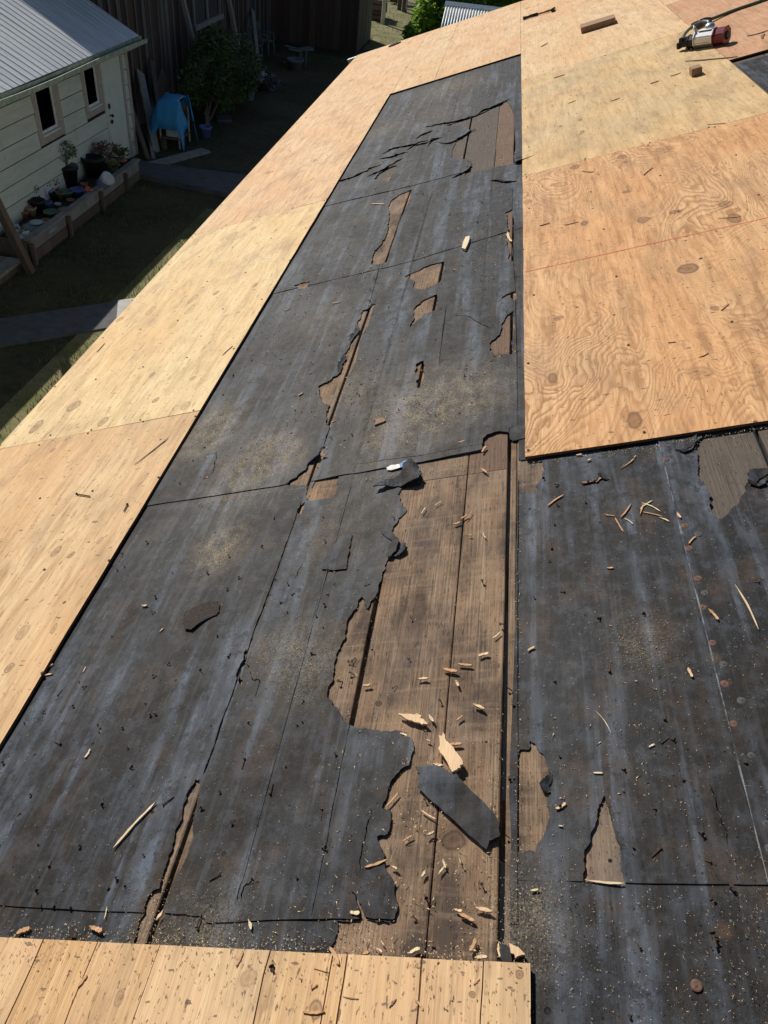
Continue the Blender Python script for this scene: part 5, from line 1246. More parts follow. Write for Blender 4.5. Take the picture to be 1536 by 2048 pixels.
back.add([(rp, 3.2, rz), (rp, 17.24, rz), (rp-2.6, 17.24, rz-1.3), (rp-2.6, 3.2, rz-1.3), (rp, 3.2, rz-.03), (rp, 17.24, rz-.03), (rp-2.6, 17.24, rz-1.33), (rp-2.6, 3.2, rz-1.33)], BOXF)
put('rear_roof', back.me('rear_roof', M['galv']), shed, I4)
gt = MB()
for y0, y1 in ((3.2, 8.0), (8.0, 12.7), (12.7, 17.36)):
    pass
gv_ = [(XE-.02, ZE-.02), (XE-.02, ZE-.115), (XE+.085, ZE-.115), (XE+.10, ZE-.045), (XE+.112, ZE-.045), (XE+.098, ZE-.13), (XE-.035, ZE-.13), (XE-.035, ZE-.02)]
v = []; n = len(gv_); ys = [3.2+i*(17.4-3.2)/24 for i in range(25)]
for yy in ys:
    s_ = .012*math.sin(yy*1.3)+.006*noise.noise(Vector((yy*3, 0, 0)))
    for (x, z) in gv_: v.append((x, yy, z+s_))
f = [(i*n+k, i*n+(k+1) % n, (i+1)*n+(k+1) % n, (i+1)*n+k) for i in range(24) for k in range(n)]+[tuple(range(n)), tuple(24*n+k for k in range(n))]
put('gutter', fixn(mesh('gutter', v, f, M['moss'])), shed, I4)
put('gutter_debris', MB().box((XE-.018, 3.25, ZE-.113), (XE+.088, 17.35, ZE-.085)).me('gutter_debris', M['dark']), shed, I4)
put('fascia', MB().box((XE-.10, 3.3, ZE-.20), (XE-.037, 17.2, ZE-.04)).me('fascia', M['moss']), shed, I4)

# ------------------------------------------------------------------ BARN
XB, YB = -8.30, 31.96
barn = thing('barn', 'weathered brown barn with vertical boards behind the shed', 'barn', (XB-4, 25, 0)); WM['barn'] = Matrix.Translation((XB-4, 25, 0))
put('inner_wall', MB().box((XB-9, 17.3, -.05), (XB-.05, YB+3, 3.9)).box((XB-.06, YB+.05, -.05), (-5.05, YB+3.4, 3.1)).me('inner_wall', M['barn']), barn, I4)
y = 17.3; k = 0
win = (23.35, 25.75, 1.62, 2.75)
while y < YB-.05:
    w = random.uniform(.20, .30); y1 = min(y+w, YB); pr = random.uniform(0, .02); zb_ = random.uniform(0, .08)
    if y1 > win[0] and y < win[1]:
        put('wall_board', MB().box((XB-.05, y+.005, zb_), (XB+pr, y1-.005, win[2])).me('wall_board', M['barn']), barn, I4)
        put('wall_board', MB().box((XB-.05, y+.005, win[3]), (XB+pr, y1-.005, 4.0)).me('wall_board', M['barn']), barn, I4)
    else: put('wall_board', MB().box((XB-.05, y+.005, zb_), (XB+pr, y1-.005, 4.0)).me('wall_board', M['barn'] if random.random() < .8 else M['barn_grey']), barn, I4)
    if k % 2 == 0: put('batten', MB().box((XB+.021, y1-.03, .1), (XB+.045, y1+.025, win[2]-.15 if (y1 > win[0]-.1 and y1 < win[1]+.1) else 3.9)).me('batten', M['barn_grey']), barn, I4)
    y = y1; k += 1
x = XB
while x < -5.05:
    x1 = min(x+random.uniform(.20, .28), -5.0)
    put('wall_board', MB().box((x+.005, YB-random.uniform(.0, .02), random.uniform(0, .08)), (x1-.005, YB+.05, 3.2)).me('wall_board', M['barn']), barn, I4); x = x1
y = YB
while y < YB+3.4:
    y1 = y+random.uniform(.20, .28)
    put('wall_board', MB().box((-5.05, y+.005, random.uniform(0, .06)), (-5.0+random.uniform(0, .02), y1-.005, 3.2)).me('wall_board', M['barn_grey']), barn, I4); y = y1
wf = put('window', MB().box((XB+.0, win[0], win[2]), (XB+.05, win[0]+.09, win[3])).box((XB+.0, win[1]-.09, win[2]), (XB+.05, win[1], win[3])).box((XB+.0, 24.5, win[2]), (XB+.05, 24.6, win[3])).box((XB+.0, win[0]+.09, win[3]-.08), (XB+.05, win[1]-.09, win[3])).me('window', M['greywood']), barn, I4)
for y0, y1 in ((win[0]+.09, 24.5), (24.6, win[1]-.09)):
    o = put('pane', MB().box((XB-.03, y0, win[2]), (XB-.02, y1, win[3]-.08)).me('pane', M['glass'])); o.parent = wf
o = put('sill', MB().box((XB+.0, win[0]-.12, win[2]-.13), (XB+.11, win[1]+.12, win[2]-.002)).me('sill', M['greywood'], bevel=.006)); o.parent = wf
rw = MB(); zr = lambda X: 4.68+(-9.69-X)*.4
def slabroof(x0, x1, y0, y1):
    a_, b_ = zr(x0), zr(x1)
    rw.add([(x0, y0, a_), (x1, y0, b_), (x1, y1, b_), (x0, y1, a_), (x0, y0, a_-.06), (x1, y0, b_-.06), (x1, y1, b_-.06), (x0, y1, a_-.06)], BOXF)
slabroof(-14.5, -7.85, 17.2, 36)
rw.add([(-14.5, 17.2, zr(-14.5)), (-14.5, 36, zr(-14.5)), (-21, 36, 4.0), (-21, 17.2, 4.0), (-14.5, 17.2, zr(-14.5)-.06), (-14.5, 36, zr(-14.5)-.06), (-21, 36, 3.94), (-21, 17.2, 3.94)], BOXF)
put('roof', rw.me('roof', M['galv']), barn, I4)
put('wing_roof', MB().box((XB, YB-.15, 3.22), (-4.85, YB+3.55, 3.30)).me('wing_roof', M['galv']), barn, I4)
put('gable', MB().add([(-20.9, 17.32, 0), (-8.35, 17.32, 0), (-8.35, 17.32, 4.05), (-14.5, 17.32, 6.5), (-20.9, 17.32, 4.0), (-20.9, 17.42, 0), (-8.35, 17.42, 0), (-8.35, 17.42, 4.05), (-14.5, 17.42, 6.5), (-20.9, 17.42, 4.0)],
    [(0, 1, 2, 3, 4), (5, 6, 7, 8, 9), (0, 1, 6, 5), (1, 2, 7, 6), (2, 3, 8, 7), (3, 4, 9, 8), (4, 0, 5, 9)]).me('gable', M['barn']), barn, I4)

def lean(p, q, w, th, mat, label, name='leaning_board', cat='board', group=None):
    p, q = Vector(p), Vector(q); d = (q-p).normalized(); s = Vector((0, 1, 0)); s = (s-d*s.dot(d)).normalized(); n_ = d.cross(s)
    v = [p+s*a_*w/2+n_*b_*th/2 for a_, b_ in ((-1, -1), (1, -1), (1, 1), (-1, 1))]+[q+s*a_*w/2+n_*b_*th/2 for a_, b_ in ((-1, -1), (1, -1), (1, 1), (-1, 1))]
    c = p; return put(name, MB().add([x_-c for x_ in v], BOXF).me(name, M[mat], bevel=.004), None, Matrix.Translation(c), label=label, cat=cat, group=group)
lean(gz(313, 305, .0), gx(280, 143, -8.2), .24, .04, 'greywood', 'wide grey board leaning on the barn wall beside the shed')
lean(gz(297, 320, .0), gx(262, 212, -7.75), .14, .04, 'darkwood', 'dark narrow board leaning beside the shed corner')
lean(gz(307, 318, .0), gx(296, 258, -7.7), .09, .03, 'greywood', 'short pale stick leaning in front of the wide grey board')
q = gx(394, 115, -8.0); q0 = gx(366, 0, -8.15); lean(q-(q0-q)*.15, q+(q0-q)*1.4, .15, .10, 'greywood', 'grey pole propped against the barn left of its window', 'leaning_pole', 'pole')
q = gx(482, 122, -8.0); q0 = gx(458, 0, -8.15); lean(q-(q0-q)*.08, q+(q0-q)*1.4, .17, .10, 'greywood', 'grey pole propped against the barn right of its window', 'leaning_pole', 'pole')
q = gz(338, 205, .3); lean(q, gx(318, 158, -7.9), .55, .03, 'darkwood', 'brown board sheet leaning behind the blue tarp', 'leaning_sheet', 'board')
q = gz(62, 545, 0); q0 = gz(-12, 395, 1.35); lean(q, q+(q0-q)*1.6, .12, .11, 'darkwood', 'dark post leaning at the left edge of the yard', 'leaning_post', 'post')

# platform step at left
st = thing('wooden_step', 'low grey wooden step below the shed wall at the left edge', 'step', gz(20, 540)); WM[st.name] = Matrix.Translation(gz(20, 540))
pa_, pb_ = gz(0, 560, .16), gz(46, 540, .16)
for k in range(3):
    x1 = -6.95-k*.24
    put('plank', MB().box((x1-.235, 7.6, .11), (x1, 10.75, .16)).me('plank', M['greywood'], bevel=.004), st, I4)
put('frame', MB().box((-7.62, 7.65, 0), (-6.97, 10.70, .108)).me('frame', M['darkwood']), st, I4)

# raised bed with timber sides
PX0, PX1, PY0, PY1, PH = -7.56, -6.88, 10.95, 15.55, .38
bed = thing('planter_bed', 'long raised planter bed of grey timbers along the shed wall', 'planter', (-7.2, 13, 0)); WM[bed.name] = Matrix.Translation((-7.2, 13, 0))
cuts = [PY0, 12.25, 13.6, 14.75, PY1]
for i in range(4):
    for j in range(2):
        o_ = random.uniform(-.012, .012)
        put('side_board', MB().box((PX1-.045+o_, cuts[i]+.03, j*.19), (PX1+o_, cuts[i+1]-.03, j*.19+.182)).me('side_board', M['darkwood'] if j == 0 else M['greywood'], bevel=.006), bed, I4)
    put('stake', MB().box((PX1+.012, cuts[i]-.03, 0), (PX1+.07, cuts[i]+.03, PH-.03)).me('stake', M['darkwood'], bevel=.004), bed, I4)
for yy in (PY0, PY1): put('end_board', MB().box((PX0, yy-.02, 0), (PX1-.05, yy+.02, PH)).me('end_board', M['darkwood'], bevel=.005), bed, I4)
put('cap_board', MB().box((PX1-.10, PY0, PH+.004), (PX1+.04, 13.6, PH+.035)).box((PX1-.11, 13.61, PH+.002), (PX1+.03, PY1, PH+.032)).me('cap_board', M['greywood'], bevel=.006), bed, I4)
put('soil', MB().box((PX0+.0, PY0+.03, .02), (PX1-.06, PY1-.03, .27)).me('soil', M['soil']), bed, I4)

def leaves(n, blobs, size, mat, seed=0, clump=2.2):
    rr = random.Random(seed); v = []; f = []; tot = sum(b[3]*b[4]*b[5] for b in blobs); cnt = 0; tries = 0
    while cnt < n and tries < n*12:
        tries += 1
        r = rr.uniform(0, tot)
        for b in blobs:
            r -= b[3]*b[4]*b[5]
            if r <= 0: break
        d = Vector((rr.gauss(0, 1), rr.gauss(0, 1), rr.gauss(0, 1))).normalized()*(rr.random()**.35)
        p = Vector((b[0]+d.x*b[3], b[1]+d.y*b[4], b[2]+d.z*b[5]))
        if noise.noise(p*clump+Vector((seed, 0, 0))) < -.08: continue
        s = size*rr.uniform(.6, 1.3); a1 = Vector((rr.gauss(0, 1), rr.gauss(0, 1), rr.gauss(0, .6))).normalized(); a2 = a1.cross(Vector((rr.gauss(0, .5), rr.gauss(0, .5), 1))).normalized()
        k = len(v); v += [p-a1*s, p+a2*s*.5, p+a1*s, p-a2*s*.5]; f.append((k, k+1, k+2, k+3)); cnt += 1
    return mesh('leaves', v, f, M[mat])
def plant(loc, n, rad, hgt, mat, size, seed, potprof, potmat, label, cat='potted plant', stems=5):
    t = thing('potted_plant', label, cat, loc); ph = max(z for r, z in potprof)
    put('pot', MB().lathe(potprof, n=16).me('pot', M[potmat], True), t)
    put('soil', MB().cyl((0, 0, ph-.05), (0, 0, ph-.02), potprof[-1][0]*.8 if potprof[-1][0] > .03 else .08, n=14).me('soil', M['soil']), t)
    b = MB(); rr = random.Random(seed)
    for k in range(stems):
        a_ = rr.uniform(0, 6.28); b.tube([(0, 0, ph-.04), (math.cos(a_)*rad*.3, math.sin(a_)*rad*.3, ph+hgt*.4), (math.cos(a_)*rad*.7, math.sin(a_)*rad*.7, ph+hgt*.85)], [.010, .007, .003], 5)
    put('stems', b.me('stems', M['darkwood']), t)
    put('leaves', leaves(n, [(0, 0, ph+hgt*.62, rad, rad, hgt*.45)], size, mat, seed, 9), t)
    return t
def P(r, h): return [(r*.72, 0), (r*.95, h*.85), (r*1.06, h*.86), (r*1.06, h)]
ZP = .27
plant(gz(140, 372, ZP), 260, .24, .42, 'leafgreen', .035, 1, P(.20, .38), 'black', 'green leafed shrub in a big black pot in the planter bed')
plant(gz(222, 342, ZP), 300, .24, .34, 'leafred', .030, 2, P(.13, .22), 'pot_tan', 'reddish leaved shrub in a tan pot near the shed door')
plant(gz(246, 335, ZP), 300, .17, .26, 'leafdark', .035, 3, P(.10, .16), 'pot_terracotta', 'low dark green plant at the far end of the planter bed')
plant(gz(198, 340, ZP), 200, .20, .30, 'leafred', .03, 4, P(.13, .20), 'black', 'small reddish plant behind the tilted blue pail')
plant(gz(72, 412, ZP), 120, .12, .22, 'leafgreen', .03, 5, P(.10, .18), 'black', 'grassy green plant in a black pot by the shed wall')
plant(gz(100, 396, ZP), 60, .10, .15, 'leafgreen', .025, 6, P(.10, .16), 'pot_paleblue', 'thin plant in a pale blue pot by the shed wall')
plant(gz(178, 396, ZP), 90, .11, .10, 'flower', .022, 7, P(.09, .10), 'pot_blue', 'coral flowers in a low blue bowl on the planter edge')
def jar(x, y, prof, mat, label, cat='pot', name='pot', tilt=0, z=ZP):
    o = put(name, MB().lathe(prof, n=16).me(name, M[mat], True), None, Matrix.Translation(gz(x, y, z)+Vector((0, 0, .003))) @ Matrix.Rotation(tilt, 4, 'Y'), label=label, cat=cat); return o
def open_prof(r, h): return [(r*.7, 0), (r*.95, h*.8), (r*1.05, h*.82), (r*1.05, h), (r*.88, h), (r*.8, h*.75), (.01, h*.72)]
jar(157, 392, open_prof(.13, .13), 'pot_blue', 'empty wide blue pot in the middle of the planter bed')
jar(134, 395, open_prof(.13, .12), 'pot_green', 'green glazed bowl on the planter bed left of the blue pot')
jar(143, 408, open_prof(.07, .08), 'pot_terracotta', 'small terracotta pot in front of the green bowl')
jar(130, 421, [(.01, 0), (.11, .005), (.12, .02), (.11, .03), (.01, .032)], 'pot_tan', 'round tan saucer on the planter edge', 'saucer', 'saucer')
jar(117, 415, open_prof(.06, .07), 'pot_white', 'small white cup left of the tan saucer')
jar(119, 379, open_prof(.08, .08), 'pot_white', 'white bowl against the shed wall')
jar(88, 402, [(.05, 0), (.08, .10), (.07, .22), (.04, .24), (.02, .25)], 'pot_lilac', 'lilac jug standing in the planter bed', 'jug', 'jug')
jar(60, 400, open_prof(.08, .10), 'pot_lilac', 'pale lilac pot close to the shed wall')
jar(50, 420, open_prof(.11, .16), 'pot_green', 'dark green pot at the left end by the shed wall')
jar(78, 425, open_prof(.14, .22), 'black', 'empty black nursery pot near the planter left end')
jar(104, 434, open_prof(.13, .10), 'pot_green', 'shallow mossy bowl near the planter edge')
jar(78, 458, [(.28, 0), (.29, .02), (.20, .07), (.08, .09), (.01, .09)], 'pot_paleblue', 'wide upturned pale basin on the planter corner', 'basin', 'basin')
jar(73, 446, [(.01, 0), (.11, .004), (.115, .015), (.10, .022), (.01, .023)], 'pot_white', 'white saucer lying on the upturned basin', 'saucer', 'saucer', z=ZP+.10)
jar(110, 400, open_prof(.08, .12), 'black', 'small black pot between the lilac jug and the green bowl')
jar(52, 436, open_prof(.06, .11), 'pot_terracotta', 'orange pot hidden at the left end of the planter')
pl = thing('tilted_pail', 'blue and white pail tilted on its side in the planter bed', 'pail', gz(206, 366, ZP+.16)); pl.rotation_euler = (RAD(10), RAD(48), 0)
put('body', MB().lathe([(.10, -.10), (.12, .08)], n=16).me('body', M['pot_blue'], True), pl)
put('rim', MB().lathe([(.121, .08), (.13, .20), (.11, .20)], n=16).me('rim', M['pot_white'], True), pl)
jar(190, 352, open_prof(.22, .36), 'black', 'large black tub behind the tilted pail', 'tub', 'tub')
put('plastic_bag', leaves(60, [(0, 0, .06, .12, .12, .07)], .10, 'pot_white', 21, 5), None, Matrix.Translation(gz(50, 478, .30)), label='crumpled white plastic bag on the planter corner', cat='bag')
put('plastic_bag', leaves(40, [(0, 0, .06, .07, .14, .09)], .08, 'pot_white', 22, 5), None, Matrix.Translation(gz(28, 463, .30)), label='white plastic bag behind the leaning post', cat='bag')

jar(170, 380, open_prof(.07, .12), 'pot_terracotta', 'terracotta pot behind the coral flowers')
jar(163, 408, open_prof(.06, .08), 'pot_green', 'tiny green pot on the planter edge near the blue pot')
jar(96, 418, open_prof(.09, .13), 'pot_blue', 'dark blue pot below the lilac jug')
jar(65, 432, open_prof(.09, .15), 'pot_tan', 'tan pot beside the black nursery pot')
jar(150, 372, open_prof(.07, .09), 'pot_white', 'white pot against the big black pot')
jar(122, 400, open_prof(.07, .14), 'brown_box', 'brown pot left of the green glazed bowl')
jar(93, 448, open_prof(.07, .08), 'pot_terracotta', 'terracotta pot right of the upturned basin')
plant(gz(232, 352, ZP), 130, .13, .18, 'leafgreen', .03, 11, P(.08, .12), 'pot_green', 'leafy plant in a small green pot at the planter corner')
plant(gz(112, 388, ZP), 90, .11, .16, 'leafred', .025, 12, P(.08, .12), 'pot_terracotta', 'small red leaved plant against the shed siding')
plant(gz(58, 412, ZP), 90, .12, .20, 'leafgreen', .028, 13, P(.09, .12), 'pot_blue', 'bushy green plant at the left end of the planter bed')
lean(gz(330, 300, .0), gx(303, 120, -8.2), .16, .04, 'darkwood', 'dark plank leaning on the barn right of the wide grey board')
lean(gz(520, 158, .0), gx(505, 20, -8.2), .16, .05, 'greywood', 'grey plank leaning behind the plastic chairs')
lean(gz(415, 262, .0), gx(408, 90, -8.2), .12, .04, 'darkwood', 'narrow dark plank leaning behind the bush')
put('crate', MB().box((-.25, -.35, 0), (.25, .35, .30)).box((-.22, -.32, .30), (.22, .32, .33)).me('crate', M['darkwood'], bevel=.01), None, Matrix.Translation(gz(470, 200)), label='dark wooden crate in front of the bush', cat='crate')
put('paving_stone', MB().box((-.2, -.25, 0), (.2, .25, .06)).me('paving_stone', M['concrete'], bevel=.01), None, Matrix.Translation(gz(448, 240)) @ Matrix.Rotation(.4, 4, 'Z'), label='paving stone lying below the bush', cat='stone')
# blue tarp over a barbecue
tl_ = gz(352, 288, 0)
bq = thing('barbecue', 'dark barbecue cart standing under the blue tarp', 'barbecue', tl_)
for sx in (-.22, .22):
    for sy in (-.35, .35): put('leg', MB().cyl((sx, sy, 0), (sx, sy, .78), .02, n=8).me('leg', M['gatesteel']), bq)
put('shelf', MB().box((-.25, -.38, .20), (.25, .38, .23)).me('shelf', M['darkwood']), bq)
put('firebox', MB().lathe([(.10, .50), (.30, .62), (.32, .80), (.26, .95), (.08, 1.0)], n=14).me('firebox', M['black'], True), bq)
tv, tf = [], []; nA, nB = 22, 16
for i in range(nA+1):
    for j in range(nB+1):
        x = -.46+.92*i/nA; y = -.62+1.24*j/nB
        rx, ry = max(0, abs(x)-.25), max(0, abs(y)-.36)
        dz = (rx*(1.5 if x < 0 else 2.5)+ry*2.2); z = 1.02-dz-(.05*((x/.3)**2+(y/.4)**2) if dz == 0 else .05)
        sx = x-math.copysign(rx*(.15 if x < 0 else .55), x); sy = y-math.copysign(ry*.5, y)
        fl = .05*noise.noise(Vector((x*6, y*6, 1)))*(1 if dz > 0 else .4)
        tv.append((sx+fl+.02, sy+fl*.7, z+fl*.5+.04*math.sin(y*9)*(dz > 0)))
for i in range(nA):
    for j in range(nB):
        if i > nA*.72 and nB*.36 < j < nB*.66: continue    # the opening at the front
        tf.append((i*(nB+1)+j, i*(nB+1)+j+1, (i+1)*(nB+1)+j+1, (i+1)*(nB+1)+j))
tm = mesh('tarp', tv, tf, M['tarp'], True); bm = bmesh.new(); bm.from_mesh(tm); bmesh.ops.solidify(bm, geom=list(bm.faces), thickness=.006); bm.to_mesh(tm); bm.free()
put('tarp', tm, None, Matrix.Translation(tl_+Vector((0, 0, .02))), label='bright blue tarp draped over the barbecue cart', cat='tarp')
put('storage_box', MB().box((-.12, -.14, 0), (.12, .14, .14)).box((-.125, -.145, .14), (.125, .145, .16)).me('storage_box', M['pot_white'], bevel=.005), None, Matrix.Translation(tl_+Vector((.02, -.16, .235))), label='white box on the barbecue shelf', cat='box')
put('storage_box', MB().box((-.10, -.10, 0), (.10, .10, .12)).box((-.105, -.105, .12), (.105, .105, .135)).me('storage_box', M['pot_tan'], bevel=.005), None, Matrix.Translation(tl_+Vector((.04, .18, .235))), label='tan box on the barbecue shelf', cat='box')
put('bucket', MB().lathe(open_prof(.15, .26), n=16).me('bucket', M['pot_blue'], True), None, Matrix.Translation(gz(412, 275)), label='small blue bucket beside the blue tarp', cat='bucket')

# bush by the barn
bu = thing('bush', 'broad dark green bush growing against the barn wall', 'bush', gz(440, 225))
bl_ = [(0.1, 0.3, 1.0, .95, 1.7, .95), (-.2, .6, 1.35, .6, .9, .6), (.15, -1.1, .75, .55, .8, .6), (.25, 1.6, .7, .5, .9, .6), (-.1, -1.7, 1.0, .35, .5, .45)]
put('leaves', leaves(9000, bl_, .055, 'leafdark', 3, 1.6), bu)
b = MB()
for k in range(9):
    a_ = random.uniform(0, 6.28); b.tube([(0, random.uniform(-1.2, 1.2), 0), (math.cos(a_)*.2, random.uniform(-1, 1), .6), (math.cos(a_)*.4, random.uniform(-1.2, 1.2), 1.3)], [.035, .025, .01], 6)
put('stems', b.me('stems', M['darkwood']), bu)

# garden chair: moulded plastic with slatted back, and clutter near it
def pchair(loc, rot, label, tip=0):
    t = thing('garden_chair', label, 'chair', loc); t.rotation_euler = (tip, 0, rot)
    put('seat', MB().box((-.24, -.24, .40), (.24, .24, .43)).me('seat', M['plastic_green'], bevel=.01), t)
    for sx in (-.22, .22):
        for sy in (-.22, .22): put('leg', MB().cyl((sx*1.1, sy*1.15, 0), (sx, sy, .40), .022, .03, 8).me('leg', M['plastic_green']), t)
    for k in range(5): put('back_slat', MB().tube([(-.18+.09*k, .235, .43), (-.19+.095*k, .29, .70), (-.15+.075*k, .33, .90)], .018, 6).me('back_slat', M['plastic_green']), t)
    put('back_rail', MB().tube([(-.25, .27, .62), (-.24, .32, .86), (0, .345, .95), (.24, .32, .86), (.25, .27, .62)], .024, 8).me('back_rail', M['plastic_green'], True), t)
    for s in (-1, 1): put('armrest', MB().tube([(s*.25, .27, .62), (s*.27, 0, .64), (s*.27, -.22, .62), (s*.25, -.24, .42)], .022, 8).me('armrest', M['plastic_green'], True), t)
    return t
pchair(gz(505, 118), RAD(60), 'green grey plastic garden chair standing by the barn wall')
pchair(gz(530, 108), RAD(80), 'second plastic garden chair farther along the barn wall')
pchair(gz(572, 128)+Vector((0, 0, .25)), RAD(120), 'tipped over plastic garden chair on the dark lawn', RAD(95))
put('wheelbarrow_tray', MB().lathe(open_prof(.35, .3), n=12).me('wheelbarrow_tray', M['grey_bag'], True), None, Matrix.Translation(gz(590, 138)) @ Matrix.Scale(.8, 4, (1, 0, 0)), label='grey tub behind the tipped garden chair', cat='tub')
bn = thing('bench', 'grey slatted bench leaning near the right barn pole', 'bench', gz(488, 150))
for k in range(4): put('slat', MB().box((-.25+k*.13, -.6, .38), (-.15+k*.13, .6, .41)).me('slat', M['greywood']), bn)
for sx in (-.2, .2):
    for sy in (-.5, .5): put('leg', MB().box((sx-.025, sy-.025, 0), (sx+.025, sy+.025, .378)).me('leg', M['greywood']), bn)
put('bucket', MB().lathe(open_prof(.16, .34), n=16).me('bucket', M['pot_paleblue'], True), None, Matrix.Translation(gz(500, 200)), label='pale blue white bucket standing right of the bush', cat='bucket')
put('dustbin', MB().lathe(open_prof(.30, .62), n=16).me('dustbin', M['black'], True), None, Matrix.Translation(gz(512, 180)), label='black dustbin behind the pale bucket', cat='bin')
put('rubbish_bag', leaves(160, [(0, 0, .2, .28, .28, .2)], .16, 'grey_bag', 8, 3), None, Matrix.Translation(gz(535, 178)), label='grey rubbish bag beside the black dustbin', cat='bag')
put('rubbish_bag', leaves(110, [(0, 0, .1, .24, .24, .14)], .13, 'pot_paleblue', 9, 3), None, Matrix.Translation(gz(514, 160, .55)), label='pale bag on top of the black dustbin', cat='bag')
put('stepping_board', MB().box((-.15, -.9, 0), (.15, .9, .05)).me('stepping_board', M['greywood'], bevel=.006), None, Matrix.Translation(gz(357, 318)) @ Matrix.Rotation(RAD(-25), 4, 'Z'), label='grey board lying flat on the ground near the tarp', cat='board')

# ------------------------------------------------------------------ FAR LOT beyond the barn
q = gz(822, 88); put('fence_post', MB().cyl((0, 0, 0), (0, 0, 1.02), .19, .18, 12).me('fence_post', M['darkwood']), None, Matrix.Translation((gz(822, 53, 1.0).x, gz(822, 53, 1.0).y, 0)), label='short thick sawn timber post on the sunlit grass', cat='post')
q = gz(765, 48); put('fence_post', MB().cyl((0, 0, 0), (0, 0, 2.2), .09, n=10).me('fence_post', M['gatesteel']), None, Matrix.Translation((q.x, q.y, 0)), label='tall grey steel post left of the field gate', cat='post')
q = gz(808, 24); put('fence_post', MB().cyl((0, 0, 0), (0, 0, 1.7), .14, n=10).me('fence_post', M['darkwood']), None, Matrix.Translation((q.x, q.y, 0)), label='dark timber post holding the field gate', cat='post')
q = gz(798, 20); put('fence_post', MB().cyl((0, 0, 0), (0, 0, 1.6), .11, n=10).me('fence_post', M['darkwood']), None, Matrix.Translation((q.x, q.y, 0)), label='thin dark post just left of the gate post', cat='post')
g0, g1 = gz(811, 25), gz(858, 35); gd = (g1-g0); gd.normalize(); gl_ = 3.4
gt = thing('field_gate', 'tubular steel field gate beyond the sunlit grass', 'gate', g0); an = math.atan2(gd.y, gd.x); gt.rotation_euler = (0, 0, an)
for k in range(5): put('rail', MB().cyl((0, 0, .15+k*.28), (gl_, 0, .15+k*.28), .028, n=8).me('rail', M['gatesteel']), gt)
for x_ in (0, gl_/2, gl_): put('upright', MB().cyl((x_, 0, .12), (x_, 0, 1.30), .03, n=8).me('upright', M['gatesteel']), gt)
# woodpile behind the steel post
wp = thing('log_pile', 'dark pile of split logs behind the tall steel post', 'log pile', gz(752, 36))
lg = MB().cyl((-.3, 0, 0), (.3, 0, 0), .11, n=9).me('log', M['darkwood'])
for i in range(6):
    for j in range(4):
        o = put('log', lg, wp); o.location = (random.uniform(-.05, .05)+.1, -.8+i*.25+(j % 2)*.12, .11+j*.20)
# lean-to with corrugated roof
RL, RR, BL = gz(893, 5, 2.6), gz(1012, 19, 2.6), gz(879, 66, 2.0)
lt = thing('lean_to', 'small shed with a silver corrugated iron roof beside the vine', 'shed', (BL.x, BL.y, 0)); WM[lt.name] = Matrix.Translation((BL.x, BL.y, 0))
ex = RR-RL; BR = BL+ex; nn_ = ex.cross(BL-RL).normalized(); nn_ = nn_ if nn_.z > 0 else -nn_
v = []; N_ = 22*8
for s in (0, 1):
    for i in range(N_+1):
        t = i/N_; v.append((RL+(BL-RL)*s*1.15)+ex*t+nn_*(.028*math.sin(t*22*2*math.pi)))
f = [(i, i+1, N_+2+i, N_+1+i) for i in range(N_)]
me = mesh('corrugated_sheet', v, f, M['corrug'], True); bm = bmesh.new(); bm.from_mesh(me); bmesh.ops.solidify(bm, geom=list(bm.faces), thickness=.004); bm.to_mesh(me); bm.free()
put('corrugated_sheet', me, lt, I4)
dd = (BL-RL).normalized()
rc = MB(); A_ = RL+nn_*.05-ex*.02; B_ = RR+nn_*.05+ex*.02
rc.add([A_, B_, B_+dd*.20-nn_*.01, A_+dd*.20-nn_*.01, A_-nn_*.02, B_-nn_*.02, B_+dd*.20-nn_*.03, A_+dd*.20-nn_*.03], BOXF)
put('ridge_cap', rc.me('ridge_cap', M['pot_paleblue']), lt, I4)
low = [RL+dd*.1, RR+dd*.1, BR, BL]
wl = MB(); wl.add([Vector((p.x, p.y, 0)) for p in low]+[p-nn_*.12 for p in low], BOXF); put('wall', wl.me('wall', M['barn_grey']), lt, I4)
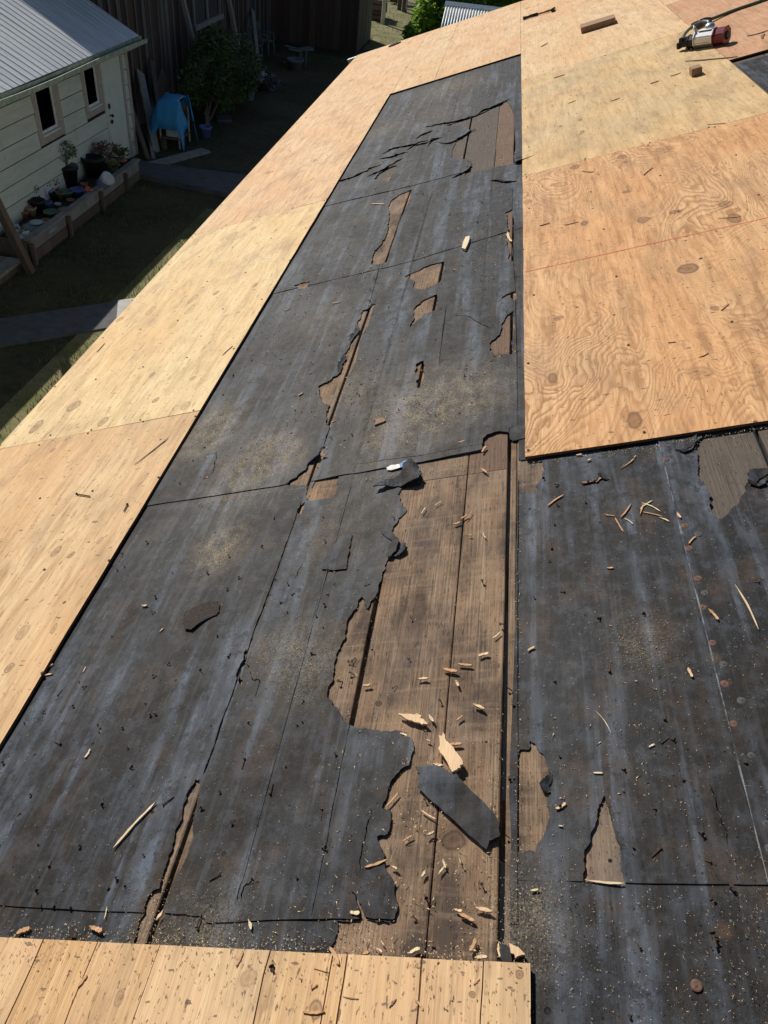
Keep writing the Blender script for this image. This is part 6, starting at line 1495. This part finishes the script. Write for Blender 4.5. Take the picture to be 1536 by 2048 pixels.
# vine and trees
def cloud(name, label, cat, base, blobs, n, size, mat, seed, trunkh=1.5, group=None, tr=.08):
    t = thing(name, label, cat, base, group)
    put('crown' if name != 'vine' else 'leaves', leaves(n, blobs, size, mat, seed, 1.3), t)
    b = MB(); rr = random.Random(seed)
    b.tube([(0, 0, 0), (.05, .03, trunkh*.5), (-.04, 0, trunkh)], [tr, tr*.8, tr*.5], 8)
    for k in range(5): a_ = rr.uniform(0, 6.28); b.tube([(0, 0, trunkh*.7), (math.cos(a_)*.5, math.sin(a_)*.5, trunkh*1.2), (math.cos(a_)*1.1, math.sin(a_)*1.1, trunkh*1.6)], [tr*.5, tr*.3, tr*.1], 6)
    put('trunk', b.me('trunk', M['darkwood']), t); return t
vb = gz(868, 40, 1.4); b0 = Vector((vb.x, vb.y, 0))
cloud('vine', 'bright green leafy vine spilling beside the corrugated roof', 'vine', b0, [(0, 0, 1.2, .85, 1.0, 1.3), (-.55, -.6, .9, .5, .6, .5), (.1, .8, 2.3, 1.2, .9, .8), (-.3, -1.8, .6, .75, .6, .5)], 6500, .11, 'leafvine', 4)
q = gz(950, -8, 2.2)
cloud('vine', 'bright green vine behind the ridge of the corrugated roof', 'vine', Vector((q.x, q.y, 0)), [(0, 0, 2.3, 2.2, .9, 1.0), (2.0, .5, 2.1, 1.2, .9, .9)], 6500, .12, 'leafvine', 5)
q = gz(1030, 5, 2.0)
cloud('bush', 'green shrub at the far right end of the corrugated roof', 'bush', Vector((q.x, q.y, 0)), [(0, 0, 1.7, 1.0, .9, 1.1), (1.5, 0, 1.5, 1.2, .9, .9)], 5000, .10, 'leafdark', 6)
q = gz(783, 8)
cloud('bush', 'small sunlit bush left of the field gate', 'bush', Vector((q.x, q.y+.8, 0)), [(0, 0, .5, .7, .6, .5)], 1200, .09, 'leafgreen', 7, .4)
for i, (x, y, h_, lab) in enumerate([(-14, 62, 7, 'broad tree standing left behind the barn'), (-5, 68, 9, 'tall tree far beyond the field gate'), (5, 64, 8, 'rounded tree far behind the corrugated roof'), (15, 60, 8, 'large tree far to the right of the house')]):
    cloud('tree', lab, 'tree', (x, y, 0), [(0, 0, h_*.65, 3.2, 3.2, h_*.35), (1.8, 0, h_*.55, 2, 2, h_*.22), (-1.9, .5, h_*.6, 2, 2, h_*.22)], 6000, .22, 'leafdark', 30+i, h_*.35, None, .25)
